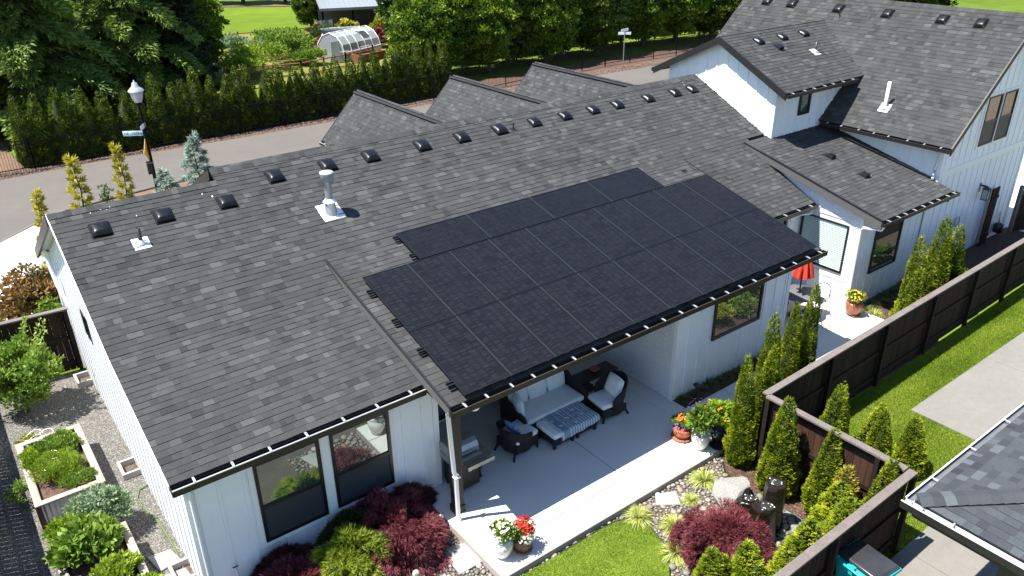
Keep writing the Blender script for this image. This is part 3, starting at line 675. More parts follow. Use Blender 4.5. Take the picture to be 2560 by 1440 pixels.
rake((21.95, -1.17, 4.21), (25.70, -1.17, 7.62), h=.22, w=.04, side='y'); rake((25.70, -1.17, 7.62), (29.46, -1.17, 4.21), h=.22, w=.04, side='y')
rake((21.95, 9.27, 4.21), (25.70, 9.27, 7.62), h=.22, w=.04, side='y')
ob('soffit', MB().prism([(21.98, -1.12, 4.07), (25.7, -1.12, 7.44), (25.7, -.78, 7.44), (21.98, -.78, 4.07)], 0, (0, 0, .03)), 'soffit', house)
rake((3.10, 6.45, 5.5), (3.10, 11.4, 3.15), h=.22, w=.045)
for gx in GX:
    rake((gx-1.57, 15.9, 2.87), (gx, 15.9, 4.47), h=.2, w=.04, side='y'); rake((gx, 15.9, 4.47), (gx+1.57, 15.9, 2.87), h=.2, w=.04, side='y')
# porch ceiling, beams and posts
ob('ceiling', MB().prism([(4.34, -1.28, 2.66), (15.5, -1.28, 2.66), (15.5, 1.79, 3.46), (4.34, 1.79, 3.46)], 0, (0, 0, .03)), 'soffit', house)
ob('beam', B(4.54, 10.9, -.98, -.80, 2.44, 2.66), 'post', house)
ob('beam', B(4.54, 4.72, -.795, -.03, 2.44, 2.66), 'post', house)
for x in (4.55,):
    p = ob('porch_post', B(x, x+.19, -.98, -.80, .0, 2.44), 'post', house); ob('post_base', B(x-.02, x+.21, -1.0, -.78, .0, .16), 'post', p)
# flashing strips and step flashing at the gable wall
for i in range(7):
    y = 3.35+i*.43; ob('step_flashing', B(19.405, 19.424, y, y+.38, p1z(y)+.0, p1z(y)+.05), 'black', house)
ob('roof_joint', MB().prism([(4.30, 2.6, 3.665), (4.30, 3.4, 4.04), (4.285, 3.4, 4.04), (4.285, 2.6, 3.665)], 0, (0, 0, .03)), 'black', house)

# ------------------------------------------------------------------ gutters
def gutter(a, b, out, w=.12, h=.12, lipm='gutter_lip', n=0, zoff=0, label=None, bm_='alu', name='gutter'):
    """a,b: ends of the roof edge; out: outward horizontal unit"""
    a, b, o_ = Vector(a), Vector(b), Vector(out); d = (b-a).normalized(); up = Vector((0, 0, 1)); t = .008
    def seg(q0, q1, z0, z1, mm, nm, par):
        mb = MB(); c = [a+o_*q0+up*z0, a+o_*q1+up*z0, a+o_*q1+up*z1, a+o_*q0+up*z1]; mb.prism(c, 0, b-a); return ob(nm, mb, mm, par)
    g = seg(.0, .012, -h, -.03, 'gutter', name, house)
    if label: g['label'] = label
    seg(.012, w-t, -h, -h+.01, 'gutter', 'gutter_floor', g); f = seg(w-t, w, -h, -.02, 'gutter', 'gutter_face', g); seg(w-.014, w+.010, -.02, -.006, lipm, 'gutter_lip', g)
    for e in (a, b):
        mb = MB(); mb.prism([e+up*-h, e+o_*w+up*-h, e+o_*w+up*-.02, e+up*-.02], 0, d*.01); ob('end_cap', mb, 'gutter', g)
    L = (b-a).length; k = n or int(L/.82)
    for i in range(k):
        c = a+d*(L*(i+.5)/k+R.uniform(-.05, .05)); mb = MB(); s = d*.018
        mb.prism([c-s+o_*.0+up*.012, c-s+o_*.05+up*.022, c-s+o_*(w+.004)+up*.006, c-s+o_*(w+.004)-up*.004, c-s+o_*.0+up*.002], 0, s*2); ob('bracket', mb, bm_, g)
    return g
gutter((-.24, -.40, 2.825), (4.31, -.40, 2.825), (0, -1, 0), .13, .14, 'alu', 7, label='gutter of the left block')  # bright lip: the metal edge's highlight is put into its material
gutter((4.30, -1.32, 2.81), (15.66, -1.32, 2.81), (0, -1, 0), .14, .13, 'gutter_lip', 22, label='long gutter of the patio roof')
gutter((15.5, .775, 2.80), (18.46, .775, 2.80), (0, -1, 0), .13, .12, 'gutter_lip', 5)
gutter((18.3, -1.37, 2.89), (22.42, -1.37, 2.89), (0, -1, 0), .13, .12, 'gutter_lip', 9)
gutter((19.2, 2.745, 5.52), (22.9, 2.745, 5.52), (0, -1, 0), .12, .12, 'gutter_lip', 7)
gutter((21.955, 3.1, 4.19), (21.955, -1.15, 4.19), (-1, 0, 0), .12, .12, 'gutter_lip', 8)
gutter((19.2, 8.145, 5.52), (22.9, 8.145, 5.52), (0, 1, 0), .12, .12)
gutter((GX[0]-1.56, 15.9, 2.86), (GX[0]-1.56, 10.8, 2.86), (-1, 0, 0), .12, .12, 'alu', 6)
# downspouts
def spout(pts, r=.038, label=None):
    o = ob('downspout', MB().tube(pts, r, 8), 'trim', house)
    if label: o['label'] = label
    return o
d1 = spout([(4.34, -1.28, 2.70), (4.37, -1.16, 2.60), (4.46, -1.12, 1.2), (4.49, -1.13, 1.1), (4.50, -1.13, .02)], .045, 'white downspout beside the patio post')
ob('pipe_collar', MB().tube([(4.50, -1.13, .0), (4.50, -1.13, .07)], .06, 10), 'trim', d1)
ob('pipe_strap', B(4.44, 4.56, -1.19, -1.08, 1.05, 1.08), 'trim', d1)
spout([(18.30, .75, 2.70), (18.24, .72, 2.55), (17.9, 1.0, 2.48), (17.8, 1.14, 2.45), (17.8, 1.15, .05)], .035)
spout([(18.42, -1.42, 2.78), (18.44, -1.35, 2.62), (18.40, -.85, 2.55), (18.42, -.80, 2.45), (18.42, -.80, .05)], .04)
spout([(22.35, -.95, 4.08), (22.38, -.7, 3.95), (22.40, -.62, 3.4), (22.40, -.62, 3.2), (22.2, -.70, 3.13)], .04)
spout([(.07, -.06, 2.65), (.07, -.06, -.1)], .03)

# ------------------------------------------------------------------ windows
def window_y(x0, x1, y, z0, z1, fw=.07, label=None, trim=.0, sash=None, pane='glass', mullx=None, sill=True):
    f = ob('window', MB().box(x0, x1, y-.05, y-.002, z0, z0+fw).box(x0, x1, y-.05, y-.002, z1-fw, z1).box(x0, x0+fw, y-.05, y-.002, z0+fw, z1-fw).box(x1-fw, x1, y-.05, y-.002, z0+fw, z1-fw), 'frame', house)
    if label: f['label'] = label
    if trim:
        t = trim; ob('window_trim', MB().box(x0-t, x1+t, y-.028, y-.003, z1+.002, z1+t).box(x0-t, x0-.002, y-.028, y-.003, z0-t, z1).box(x1+.002, x1+t, y-.028, y-.003, z0-t, z1).box(x0, x1, y-.028, y-.003, z0-t, z0-.002), 'trim', f)
    if sash:
        ob('sash_rail', B(x0+fw, x1-fw, y-.045, y-.004, sash-.03, sash+.03), 'frame', f)
        ob('pane', B(x0+fw, x1-fw, y-.02, y-.008, sash+.03, z1-fw), pane, f); ob('insect_screen', B(x0+fw, x1-fw, y-.034, y-.012, z0+fw, sash-.03), 'screen', f)
    else: ob('pane', B(x0+fw, x1-fw, y-.02, y-.008, z0+fw, z1-fw), pane, f)
    return f
window_y(1.13, 2.34, 0, .59, 2.33, .06, 'left of the two tall sash windows', .10, 1.36)
window_y(2.54, 3.75, 0, .61, 2.33, .06, 'right of the two tall sash windows', .10, 1.36)
window_y(12.08, 13.92, -.891, 1.21, 2.28, .07, 'wide window beside the patio', 0)
window_y(19.31, 20.78, -.755, .83, 2.22, .07, 'wide window of the right wing', 0)
window_y(24.58, 25.50, -.755, 3.70, 5.26, .045, 'upper floor window, left', .09, 4.45)
window_y(25.66, 26.54, -.755, 3.70, 5.26, .045, 'upper floor window, right', .09, 4.45)
window_y(20.68, 21.27, 3.24, 4.55, 5.50, .09, 'small window of the upper gable', 0)
window_y(17.2, 17.75, 1.2, .9, 2.4, .06)
window_y(5.2, 7.0, 1.8, .1, 2.5, .08, 'dark patio window'); window_y(7.1, 9.0, 1.8, .1, 2.5, .08)
# patio door
dr = ob('door', B(9.95, 10.75, 1.74, 1.795, .02, 2.3), 'trim', house); ob('pane', B(10.12, 10.58, 1.72, 1.738, .75, 2.15), 'glass', dr); ob('handle', B(10.0, 10.03, 1.69, 1.738, 1.0, 1.12), 'darkmetal', dr)
# blinds window on the wing left wall
f = ob('window', MB().box(18.47, 18.512, -.38, 1.14, .93, .99).box(18.47, 18.512, -.38, 1.14, 2.38, 2.42).box(18.47, 18.512, -.38, -.34, .99, 2.38).box(18.47, 18.512, 1.08, 1.14, .99, 2.38), 'frame', house); f['label'] = 'wide window with white slatted blinds'
ob('pane', MB().add([(18.482, -.34, .99), (18.482, -.34, 2.38), (18.482, 1.08, 2.38), (18.482, 1.08, .99)], [(0, 1, 2, 3)]), 'clear', f)
for i in range(24):
    z = 1.0+i*.0575; mb = MB(); mb.prism([(18.490, -.33, z), (18.506, -.33, z+.037), (18.506, 1.07, z+.037), (18.490, 1.07, z)], 0, (.001, 0, .004)); ob('blind_slat', mb, 'trim', f)
ob('dim_room_board', B(18.508, 18.512, -.34, 1.08, .99, 2.38), mat('dim room behind blinds', (.02, .06, .05), .8), f)  # flat board, the unlit room behind is painted as its dark colour
f2 = ob('window', MB().box(-.016, -.002, 6.7, 7.4, 2.0, 2.05).box(-.016, -.002, 6.7, 7.4, 2.6, 2.65).box(-.016, -.002, 6.7, 6.75, 2.05, 2.6).box(-.016, -.002, 7.35, 7.4, 2.05, 2.6), 'frame', house)
ob('pane', B(-.010, -.004, 6.75, 7.35, 2.05, 2.6), 'glass', f2)
# gable brackets on the left wall at the rear
for y in (9.4,):
    mb = MB(); mb.tube([(-.02, y, 1.9), (-.12, y+.25, 2.4), (-.18, y+.5, 3.3)], .05, 6); ob('eave_brace', mb, 'trim', house)
# ------------------------------------------------------------------ crawl-space wells, outlet, tap
def well(y, label):
    t = thing('vent_well', label, 'vent well', (-.17, y, -.2), 0, 'concrete vent wells along the side wall')
    ob('rim', MB().box(-.2, .15, -.28, -.22, 0, .16).box(-.2, .15, .22, .28, 0, .16).box(-.2, -.14, -.22, .22, 0, .16), 'paver', t)
    ob('well_floor', B(-.14, .15, -.22, .22, 0.0, .02), 'soil', t)
well(9.2, 'small concrete vent well by the side wall nearest the rear fence'); well(4.7, 'small concrete vent well by the side wall, middle one beside the planter'); well(.95, 'small concrete vent well by the side wall nearest the house front corner')
t = thing('outlet_box', 'small white electric outlet with a black cord, low on the front wall by the patio', 'outlet', (4.05, -.03, .3))
ob('cover', B(-.05, .05, -.05, 0, 0, .18), 'trim', t); ob('cord', MB().tube([(0, -.04, .05), (-.05, -.12, -.1), (-.03, -.15, -.25), (.06, -.14, -.3)], .012, 5), 'darkmetal', t)
t = thing('garden_tap', 'white hose tap on the front wall near the left corner', 'tap', (.5, -.03, .45))
ob('spout', MB().tube([(0, 0, 0), (0, -.1, 0), (0, -.12, -.08)], .02, 7), 'trim', t); ob('handle', B(-.05, .05, -.13, -.11, .04, .055), 'darkmetal', t); ob('pipe', MB().tube([(0, -.11, -.08), (.01, -.12, -.5)], .02, 7), 'trim', t)

# ================================================================== solar panels
AX0, AW, AL, AY0 = 4.641, 1.072, 1.911, -1.326
kc = 1/sqrt(1+S3*S3); upP = Vector((0, kc, S3*kc)); nP = Vector((0, -S3*kc, kc))
def array_pt(x, v, h=.15): return Vector((x, AY0+v*kc, 2.823+S3*(AY0+v*kc+1.311)+h))
def panel_meshes(w, l, nx, ny, name):
    fr = MB().box(0, w, 0, .022, -.035, 0).box(0, w, l-.022, l, -.035, 0).box(0, .022, .022, l-.022, -.035, 0).box(w-.022, w, .022, l-.022, -.035, 0).mesh('frame'); fr.materials.append(M['pframe'])
    es = B(-.0145, -.0075, 0, l, -.012, .001).mesh('seam_highlight'); es.materials.append(M['seam'])  # added strip: the seam's pale highlight is put into its colour
    gl = B(.022, w-.022, .022, l-.022, -.012, -.0065).mesh('backsheet'); gl.materials.append(M['backsheet'])
    out = []
    for s in range(3):
        r = np.random.default_rng(40+s); cw, cl = (w-.06)/nx, (l-.06-.02)/ny; V, T = [], []; bV = []
        for i in range(nx):
            for j in range(ny):
                x0 = .03+i*cw+.003; x1 = .03+(i+1)*cw-.003; y0 = .03+j*cl+.0035+(.02 if (ny > nx and j >= ny//2) or (nx > ny and False) else 0); y1 = y0+cl-.007
                V.append([(x0, y0, -.005), (x1, y0, -.005), (x1, y1, -.005), (x0, y1, -.005)]); T.append(r.random())
                # fine silver wires, their glints painted as short pale dashes
                for q in range(3):
                    if r.random() < .55:
                        yy = y0+(y1-y0)*(q+.5)/3; a = x0+(x1-x0)*r.uniform(0, .3); b = x1-(x1-x0)*r.uniform(0, .3); bV.append([(a, yy-.0022, -.0043), (b, yy-.0022, -.0043), (b, yy+.0022, -.0043), (a, yy+.0022, -.0043)])
        me = fast_mesh('cells', np.array(V).reshape(-1, 3), np.arange(len(V)*4).reshape(-1, 4), T); me.materials.append(M['cell'])
        bm_ = fast_mesh('busbar_glints', np.array(bV).reshape(-1, 3), np.arange(len(bV)*4).reshape(-1, 4)); bm_.materials.append(M['busbar'])
        out.append((me, bm_))
    return fr, gl, out, es
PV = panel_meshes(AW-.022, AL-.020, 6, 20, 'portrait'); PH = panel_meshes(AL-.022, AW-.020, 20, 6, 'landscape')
def put_panel(pm, x, v, label, k):
    t = thing('solar_panel', label, 'solar panel', (0, 0, 0), 0, 'black solar panels on the patio roof')
    p = array_pt(x, v); t.matrix_world = Matrix(((1, 0, 0, p.x), (0, upP.y, nP.y, p.y), (0, upP.z, nP.z, p.z), (0, 0, 0, 1)))
    ob('frame', pm[0], None, t); ob('backsheet', pm[1], None, t); c = ob('cells', pm[2][k % 3][0], None, t); c['kind'] = 'stuff'; b = ob('busbar_glints', pm[2][k % 3][1], None, t); b['kind'] = 'stuff'
    if not label.endswith('first from the left in the short top row') and 'first from' not in label: ob('seam_highlight', pm[3], None, t)
for j in range(2):
    for i in range(10):
        put_panel(PV, AX0+i*AW, j*AL, 'black solar panel, %s from the left in the %s row' % (ordn(i), ['bottom', 'middle'][j]), i+j)
for i in range(4):
    put_panel(PH, 6.05+i*AL, 2*AL+.012, 'black sideways solar panel, %s from the left in the short top row' % ordn(i), i)
# mounting rails
ri = 0
for v in (.34, 1.35, 2.30, 3.30):
    t = thing('mounting_rail', 'black mounting rails under the solar array, %s pair from the bottom' % ordn(ri), 'rail', (0, 0, 0), 0, 'mounting rails of the solar array'); ri += 1
    for dv in (0, .07):
        q0 = array_pt(AX0-.13, v+dv, .09); q1 = array_pt(AX0+10*AW+.02, v+dv, .09); mb = MB(); mb.prism([q0, q0+upP*.035, q0+upP*.035+nP*.05, q0+nP*.05], 0, q1-q0); ob('rail_bar', mb, 'pframe', t)
    for k in range(8):
        q = array_pt(AX0+.1+k*1.5, v, .0); mb = MB(); mb.prism([q, q+upP*.1, q+upP*.1+nP*.08, q+nP*.08], 0, Vector((.05, 0, 0))); ob('foot', mb, 'pframe', t)
for v in (4.0, 4.72):
    t = thing('mounting_rail', 'black mounting rail ends under the short top row of solar panels, %s one' % ('lower' if v < 4.3 else 'upper'), 'rail', (0, 0, 0), 0, 'mounting rails of the solar array')
    for dv in (0, .07):
        q0 = array_pt(5.93, v+dv, .09); q1 = array_pt(13.7, v+dv, .09); mb = MB(); mb.prism([q0, q0+upP*.035, q0+upP*.035+nP*.05, q0+nP*.05], 0, q1-q0); ob('rail_bar', mb, 'pframe', t)

# ================================================================== things on the roofs
def frame_on(loc, s, dirx=(1, 0, 0), horiz=None):
    """matrix with local x along A, y up-slope, z normal"""
    A = Vector(dirx); U = Vector(s).normalized(); N = A.cross(U).normalized()
    return Matrix(((A.x, U.x, N.x, loc[0]), (A.y, U.y, N.y, loc[1]), (A.z, U.z, N.z, loc[2]), (0, 0, 0, 1)))
def dome_mesh():
    # low pillow-shaped hood
    V = []; n = 10
    for i in range(n+1):
        for j in range(n+1):
            x = -1+2*i/n; y = -1+2*j/n; h = (max(0, 1-abs(x)**3.2))**.5*(max(0, 1-abs(y)**3.2))**.5
            V.append((x*.215, y*.215, .055+.085*h-.02*y*h))
    F = [(i*(n+1)+j, (i+1)*(n+1)+j, (i+1)*(n+1)+j+1, i*(n+1)+j+1) for i in range(n) for j in range(n)]
    return MB().add(V, F, .5, True).mesh('hood')
HOOD = dome_mesh(); HOOD.materials.append(M['vent'])
BASE = MB().box(-.235, .235, -.25, .235, .004, .022).box(-.17, .17, -.17, .17, .016, .09).mesh('base'); BASE.materials.append(M['vent'])
SKIRT = MB().box(-.214, .214, -.214, .214, .035, .058).mesh('skirt'); SKIRT.materials.append(M['vent'])
def box_vent(M4, label, group, sc_=1.0):
    t = thing('roof_vent', label, 'roof vent', group=group); sc_ *= .84; t.matrix_world = M4 @ Matrix.Rotation(R.uniform(-.04, .04), 4, 'Z') @ Matrix.Diagonal((sc_, sc_, sc_*1.1, 1))
    ob('hood', HOOD, None, t); ob('base', BASE, None, t); ob('skirt', SKIRT, None, t)
VX = [.55, 1.77, 3.10, 4.40, 5.71, 6.86, 8.34, 9.56, 10.80, 12.02, 13.15, 14.25, 15.25, 16.58, 17.80, 18.62]
for i, x in enumerate(VX):
    y = 5.58 if i < 3 else 6.0; y -= .12
    lab = 'black box vent just below the main ridge, %s from the left' % ordn(i)
    box_vent(frame_on((x, y, p1z(y)), (0, 1, S1)), lab, 'box vents along the main ridge', 1.0 if i < 9 else .92)
for i, y in enumerate([8.19, 7.1, 5.19, 3.36, 1.5, .30]):
    x = 25.30; box_vent(frame_on((x, y, 4.204+SB*(x-21.964)), (1, 0, SB), (0, -1, 0)), 'glossy black box vent on the tall steep roof, %s from the left' % ordn(i), 'box vents on the steep right roof', .95)
for i, x in enumerate([20.61, 21.86, 23.05]):
    y = 4.98; box_vent(frame_on((x, y, 6.862-SU_*(5.446-y)), (0, 1, SU_)), 'black box vent on the small upper gable roof, %s from the left' % ordn(i), 'box vents on the small upper gable', .85)
def hood_vent(M4, label, m='vent'):
    t = thing('exhaust_vent', label, 'roof vent', group='small slanted exhaust hoods'); t.matrix_world = M4
    mb = MB(); mb.add([(-.13, -.12, .01), (.13, -.12, .01), (.13, .16, .01), (-.13, .16, .01), (-.09, -.12, .12), (.09, -.12, .12), (.09, .08, .10), (-.09, .08, .10)], [(0, 1, 5, 4), (4, 5, 6, 7), (1, 2, 6, 5), (3, 0, 4, 7), (2, 3, 7, 6)])
    ob('cowl', mb, m, t); ob('flange', B(-.17, .17, -.15, .22, .003, .012), 'darkmetal', t)
hood_vent(frame_on((15.08, 2.93, p1z(2.93)), (0, 1, S1)), 'small slanted hood vent above the right end of the solar array')
hood_vent(frame_on((20.29, 1.62, 2.906+SWg*(1.62+1.361)), (0, 1, SWg)), 'small slanted hood vent on the right wing roof, upper one')
hood_vent(frame_on((20.27, .42, 2.906+SWg*(.42+1.361)), (0, 1, SWg)), 'small slanted hood vent on the right wing roof, lower one near the gutter')
hood_vent(frame_on((21.15, 4.58, 6.862-SU_*(5.446-4.58)), (0, 1, SU_)), 'small slanted hood vent below the box vents of the upper gable')
def pipe_vent(p, h, r, m, label, flash, s, dirx=(1, 0, 0), tilt=0):
    t = thing('vent_pipe', label, 'vent pipe', p)
    o = ob('pipe', MB().lathe([(r, -.1), (r, h), (r*.8, h), (r*.8, h-.04)], 16), m, t)
    f = ob('flashing', B(-.16, .16, -.15, .17, .004, .012), flash, t); f.matrix_local = frame_on((0, 0, 0), s, dirx)
    ob('collar', MB().lathe([(r*2, .0), (r*1.5, .06), (r*1.05, .09)], 16), flash, t)
pipe_vent((1.13, 4.90, p1z(4.9)), .34, .04, 'darkmetal', 'short black vent pipe with a square white flashing near the left ridge', 'flash', (0, 1, S1))
pipe_vent((22.52, 4.10, 6.862-SU_*(5.446-4.10)), .34, .035, 'darkmetal', 'short black vent pipe on the small upper gable roof', 'flash', (0, 1, SU_))
pipe_vent((22.64, 1.44, 4.204+SB*(22.64-21.964)), .82, .05, 'pvc', 'tall white plastic vent pipe on the steep right roof', 'flash', (1, 0, SB), (0, -1, 0))
# small antenna-like fitting
t = thing('roof_anchor', 'small black roof anchor beside the ninth box vent', 'roof anchor'); t.matrix_world = frame_on((11.19, 5.80, p1z(5.80)), (0, 1, S1))
ob('foot', B(-.08, .08, -.05, .05, 0, .02), 'darkmetal', t); ob('loop', MB().tube([(0, 0, .02), (-.02, .02, .22), (.03, .02, .02)], .015, 5), 'darkmetal', t)
t = thing('roof_anchor', 'small black roof anchor beside a box vent on the steep right roof', 'roof anchor'); t.matrix_world = frame_on((25.05, 4.95, 4.204+SB*(25.05-21.964)), (1, 0, SB), (0, -1, 0))
ob('foot', B(-.08, .08, -.05, .05, 0, .02), 'darkmetal', t); ob('loop', MB().tube([(0, 0, .02), (-.02, .02, .2), (.03, .02, .02)], .015, 5), 'darkmetal', t)
# metal chimney
cz0 = p1z(4.54); t = thing('metal_chimney', 'round shiny metal chimney flue with a wide flat cap on the main roof', 'chimney', (5.08, 4.56, cz0))
ob('flue', MB().lathe([(.085, .2), (.085, .78)], 24), 'galv', t); c = ob('cap', MB().lathe([(.09, .70), (.145, .72), (.145, .93)], 28), 'galv', t); ob('cap_top', MB().lathe([(.15, .925), (.15, .95), (.01, .965)], 28), 'flash', c)
ob('storm_collar', MB().lathe([(.155, .26), (.09, .34)], 24), 'flash', t); ob('cone', MB().lathe([(.16, -.10), (.13, .12), (.10, .27)], 24), 'galv', t)
f = bevel(ob('flashing', B(-.26, .26, -.24, .30, .004, .012), 'flash', t), .004, 1); f.matrix_local = frame_on((0, -.02, 0), (0, 1, S1))

# ================================================================== fences
def fence(label, a, b, h, side, board='fence', z0=-.17, bw=.14, gap=.006, railside=1, posts=2.4, cap=True, ztop=None, maxb=400, both=False):
    """a,b xy ends; railside +1: rails on the left of a->b"""
    a, b = Vector((*a, 0)), Vector((*b, 0)); d = (b-a).normalized(); n = Vector((-d.y, d.x, 0))*railside; L = (b-a).length
    t = thing('fence', label, 'fence', (a.x, a.y, z0)); k = int(L/bw)
    mesh_cache = []
    for v in range(8):
        me = B(0, bw-gap, -.008, .008, .03, h, v/7).mesh('board'); me.materials.append(M[board]); mesh_cache.append(me)
    ang = math.atan2(d.y, d.x)
    for i in range(k):
        o = bpy.data.objects.new('board', R.choice(mesh_cache)); COL.objects.link(o); o.parent = t; p = d*(i*bw)+n*R.uniform(-.002, .002); o.location = p; o.rotation_euler.z = ang
    def bar(name, p0, p1, w0, w1, z_0, z_1, m):
        mb = MB(); c = [p0+n*w0+Vector((0, 0, z_0)), p0+n*w1+Vector((0, 0, z_0)), p0+n*w1+Vector((0, 0, z_1)), p0+n*w0+Vector((0, 0, z_1))]; mb.prism(c, 0, p1-p0); ob(name, mb, m, t)
    for zr in (.22, h*.52, h-.14): bar('rail', Vector((0, 0, 0)), d*L, .010, .048, zr, zr+.09, 'rail')
    i = 0
    while i*posts <= L+.1:
        p = d*min(i*posts, L-.09); bar('post', p, p+d*.09, .050, .14, 0, h-.01, 'rail'); i += 1
    if both:
        bar('rail', Vector((0, 0, 0)), d*L, -.048, -.010, h-.14, h-.05, 'rail')
    if cap: bar('cap', -d*.02, d*(L+.02), -.03, .125, h+.002, h+.04, 'fence_cap')
    return t
HF = 1.81
fence('long dark brown board fence behind the house, running right to the edge of the photo', (10.62, -3.47), (29.0, -3.05), HF, 0, railside=-1)
fence('short reddish brown fence return joining the two long fences behind the arborvitae', (10.64, -3.60), (10.64, -6.52), HF, 0, 'fence_warm', railside=-1, z0=-.17)
fence('dark brown board fence in front, beside the teal bin, running to the bottom edge', (10.62, -6.60), (3.2, -6.66), HF, 0, railside=1)
fence('dark fence along the left yard casting a deep shadow on the gravel', (-2.9, -3.5), (-2.9, 10.1), 1.75, 0, gap=.012, z0=-.2, railside=1)
fence('dark brown fence behind the leafy shrub at the rear of the gravel yard', (-.05, 9.98), (-2.85, 10.18), 1.78, 0, z0=-.2, bw=.15, gap=.012, railside=1)

# ================================================================== patio furniture
def wicker_chair(name, label, loc, rz, cushion=True, hb=.36):
    t = thing(name, label, 'armchair', loc, rz, 'wicker armchairs around the ottoman')
    # curved back and arms as one swept shell, front is -y
    n = 22; prof = []; V = []; F = []
    for i in range(n+1):
        a = -pi*.5+0; th = -0.62*pi/1+ (1.24*pi)*i/n   # sweep round the back
        ang = pi/2+th
        x = .40*sin(th)*(1.0); y = .36*cos(th) if abs(th) < pi/2 else .36*cos(th)*1.25
        h = (.60 if hb > .3 else .55)+hb*max(0, cos(th*.72))**1.5 if abs(th) < 1.9 else .55
        fl = 1+.16*max(0, cos(th))
        V += [(x*.86, y*.86, .12), (x*.95, y*.95, .42), (x*fl, y*fl, h), (x*fl*.9, y*fl*.9, h+.015), (x*.84, y*.84, .42), (x*.78, y*.78, .12)]
    for i in range(n):
        for k in range(5): F.append((i*6+k, (i+1)*6+k, (i+1)*6+k+1, i*6+k+1))
    F += [(0, 1, 2, 3, 4, 5), tuple(n*6+k for k in (5, 4, 3, 2, 1, 0))]
    ob('shell', MB().add(V, F, .5, True), 'wicker', t)
    ob('seat_base', bevel(ob('seat', B(-.33, .33, -.40, .28, .14, .34), 'wicker', t), .03).data, None, t) if False else bevel(ob('seat', B(-.33, .33, -.40, .28, .14, .34), 'wicker', t), .03)
    for sx in (-1, 1):
        ob('leg', MB().tube([(sx*.29, -.36, .16), (sx*.30, -.38, 0)], .03, 7), 'wicker', t); ob('leg', MB().tube([(sx*.26, .28, .16), (sx*.30, .36, 0)], .028, 7), 'wicker', t)
    c = bevel(ob('seat_cushion', B(-.31, .31, -.41, .25, .345, .475), 'cushion', t), .05, 3)
    return t
def pillow(parent, name, w, h, th, loc, rot, m):
    V = []; n = 8
    for s in (1, -1):
        for i in range(n+1):
            for j in range(n+1):
                x = -1+2*i/n; y = -1+2*j/n; b = (1-x**4)*(1-y**4); p = 1-.10*(x*x*y*y)
                V.append((x*w/2*p, s*th/2*b**.6, y*h/2*p))
    F = []
    k = (n+1)**2
    for i in range(n):
        for j in range(n):
            a, b, c, d = i*(n+1)+j, (i+1)*(n+1)+j, (i+1)*(n+1)+j+1, i*(n+1)+j+1; F += [(d, c, b, a), (k+a, k+b, k+c, k+d)]
    o = ob(name, MB().add(V, F, .5, True), m, parent); o.location = loc; o.rotation_euler = rot; return o
c1_ = wicker_chair('wicker_armchair', 'dark wicker armchair with white cushions right of the ottoman, by the brick wall', (9.30, -.30, 0), radians(-95))
pillow(c1_, 'back_cushion', .56, .50, .17, (0, .14, .70), (radians(-22), 0, 0), 'cushion')
c2_ = wicker_chair('wicker_armchair', 'dark wicker armchair with a blue patterned pillow left of the ottoman, by the grill', (6.74, -.05, 0), radians(98), hb=.16)
pillow(c2_, 'back_cushion', .42, .30, .11, (0, .09, .62), (radians(-25), 0, 0), 'bluefab')
# sofa
t = thing('wicker_sofa', 'dark wicker sofa with a long white seat cushion under the patio roof', 'sofa', (8.0, .46, 0), radians(0))
bevel(ob('seat', B(-.86, .86, -.40, .42, .12, .33), 'wicker', t), .03)
V = []; F = []; n = 16
bk = MB()
for i in range(n+1):
    x = -.93+1.86*i/n; h = .86+.10*(1-abs(x/.93)**2.5); V += [(x, .40, .12), (x, .52, h), (x, .44, h+.02), (x, .34, .3)]
for i in range(n):
    for k in range(3): F.append((i*4+k, (i+1)*4+k, (i+1)*4+k+1, i*4+k+1))
ob('backrest', bk.add(V, F, .5, True), 'wicker', t)
for sx in (-1, 1):
    bevel(ob('arm', MB().prism([(sx*.86, -.42, .12), (sx*.86, .46, .12), (sx*.86, .50, .88), (sx*.86, .1, .66), (sx*.86, -.35, .58), (sx*.86, -.45, .5)], 0, (sx*.10, 0, 0)), 'wicker', t), .025)
    for y in (-.36, .36): ob('leg', B(sx*.8-.03, sx*.8+.03, y-.03, y+.03, 0, .13), 'wicker', t)
bevel(ob('seat_cushion', B(-.85, .85, -.42, .34, .335, .475), 'cushion', t), .05, 3)
for x in (-.56, 0, .56): pillow(t, 'back_cushion', .56, .46, .16, (x, .30, .68), (radians(-14), 0, 0), 'cushion')
pillow(t, 'side_pillow', .5, .5, .20, (-.78, .0, .68), (radians(-8), 0, radians(70)), 'cushion')
# ottomans with cushion and throw
t = thing('ottoman', 'long wicker ottoman in front of the sofa with a pale cushion', 'ottoman', (8.0, -.33, 0))
for x in (-.34, .34):
    bevel(ob('base', B(x-.31, x+.31, -.31, .31, .10, .28), 'wicker', t), .03)
    for dx in (-.26, .26):
        for y in (-.26, .26): ob('leg', B(x+dx-.03, x+dx+.03, y-.03, y+.03, 0, .11), 'wicker', t)
bevel(ob('cushion', B(-.66, .66, -.34, .34, .285, .415), 'cushion', t), .05, 3)
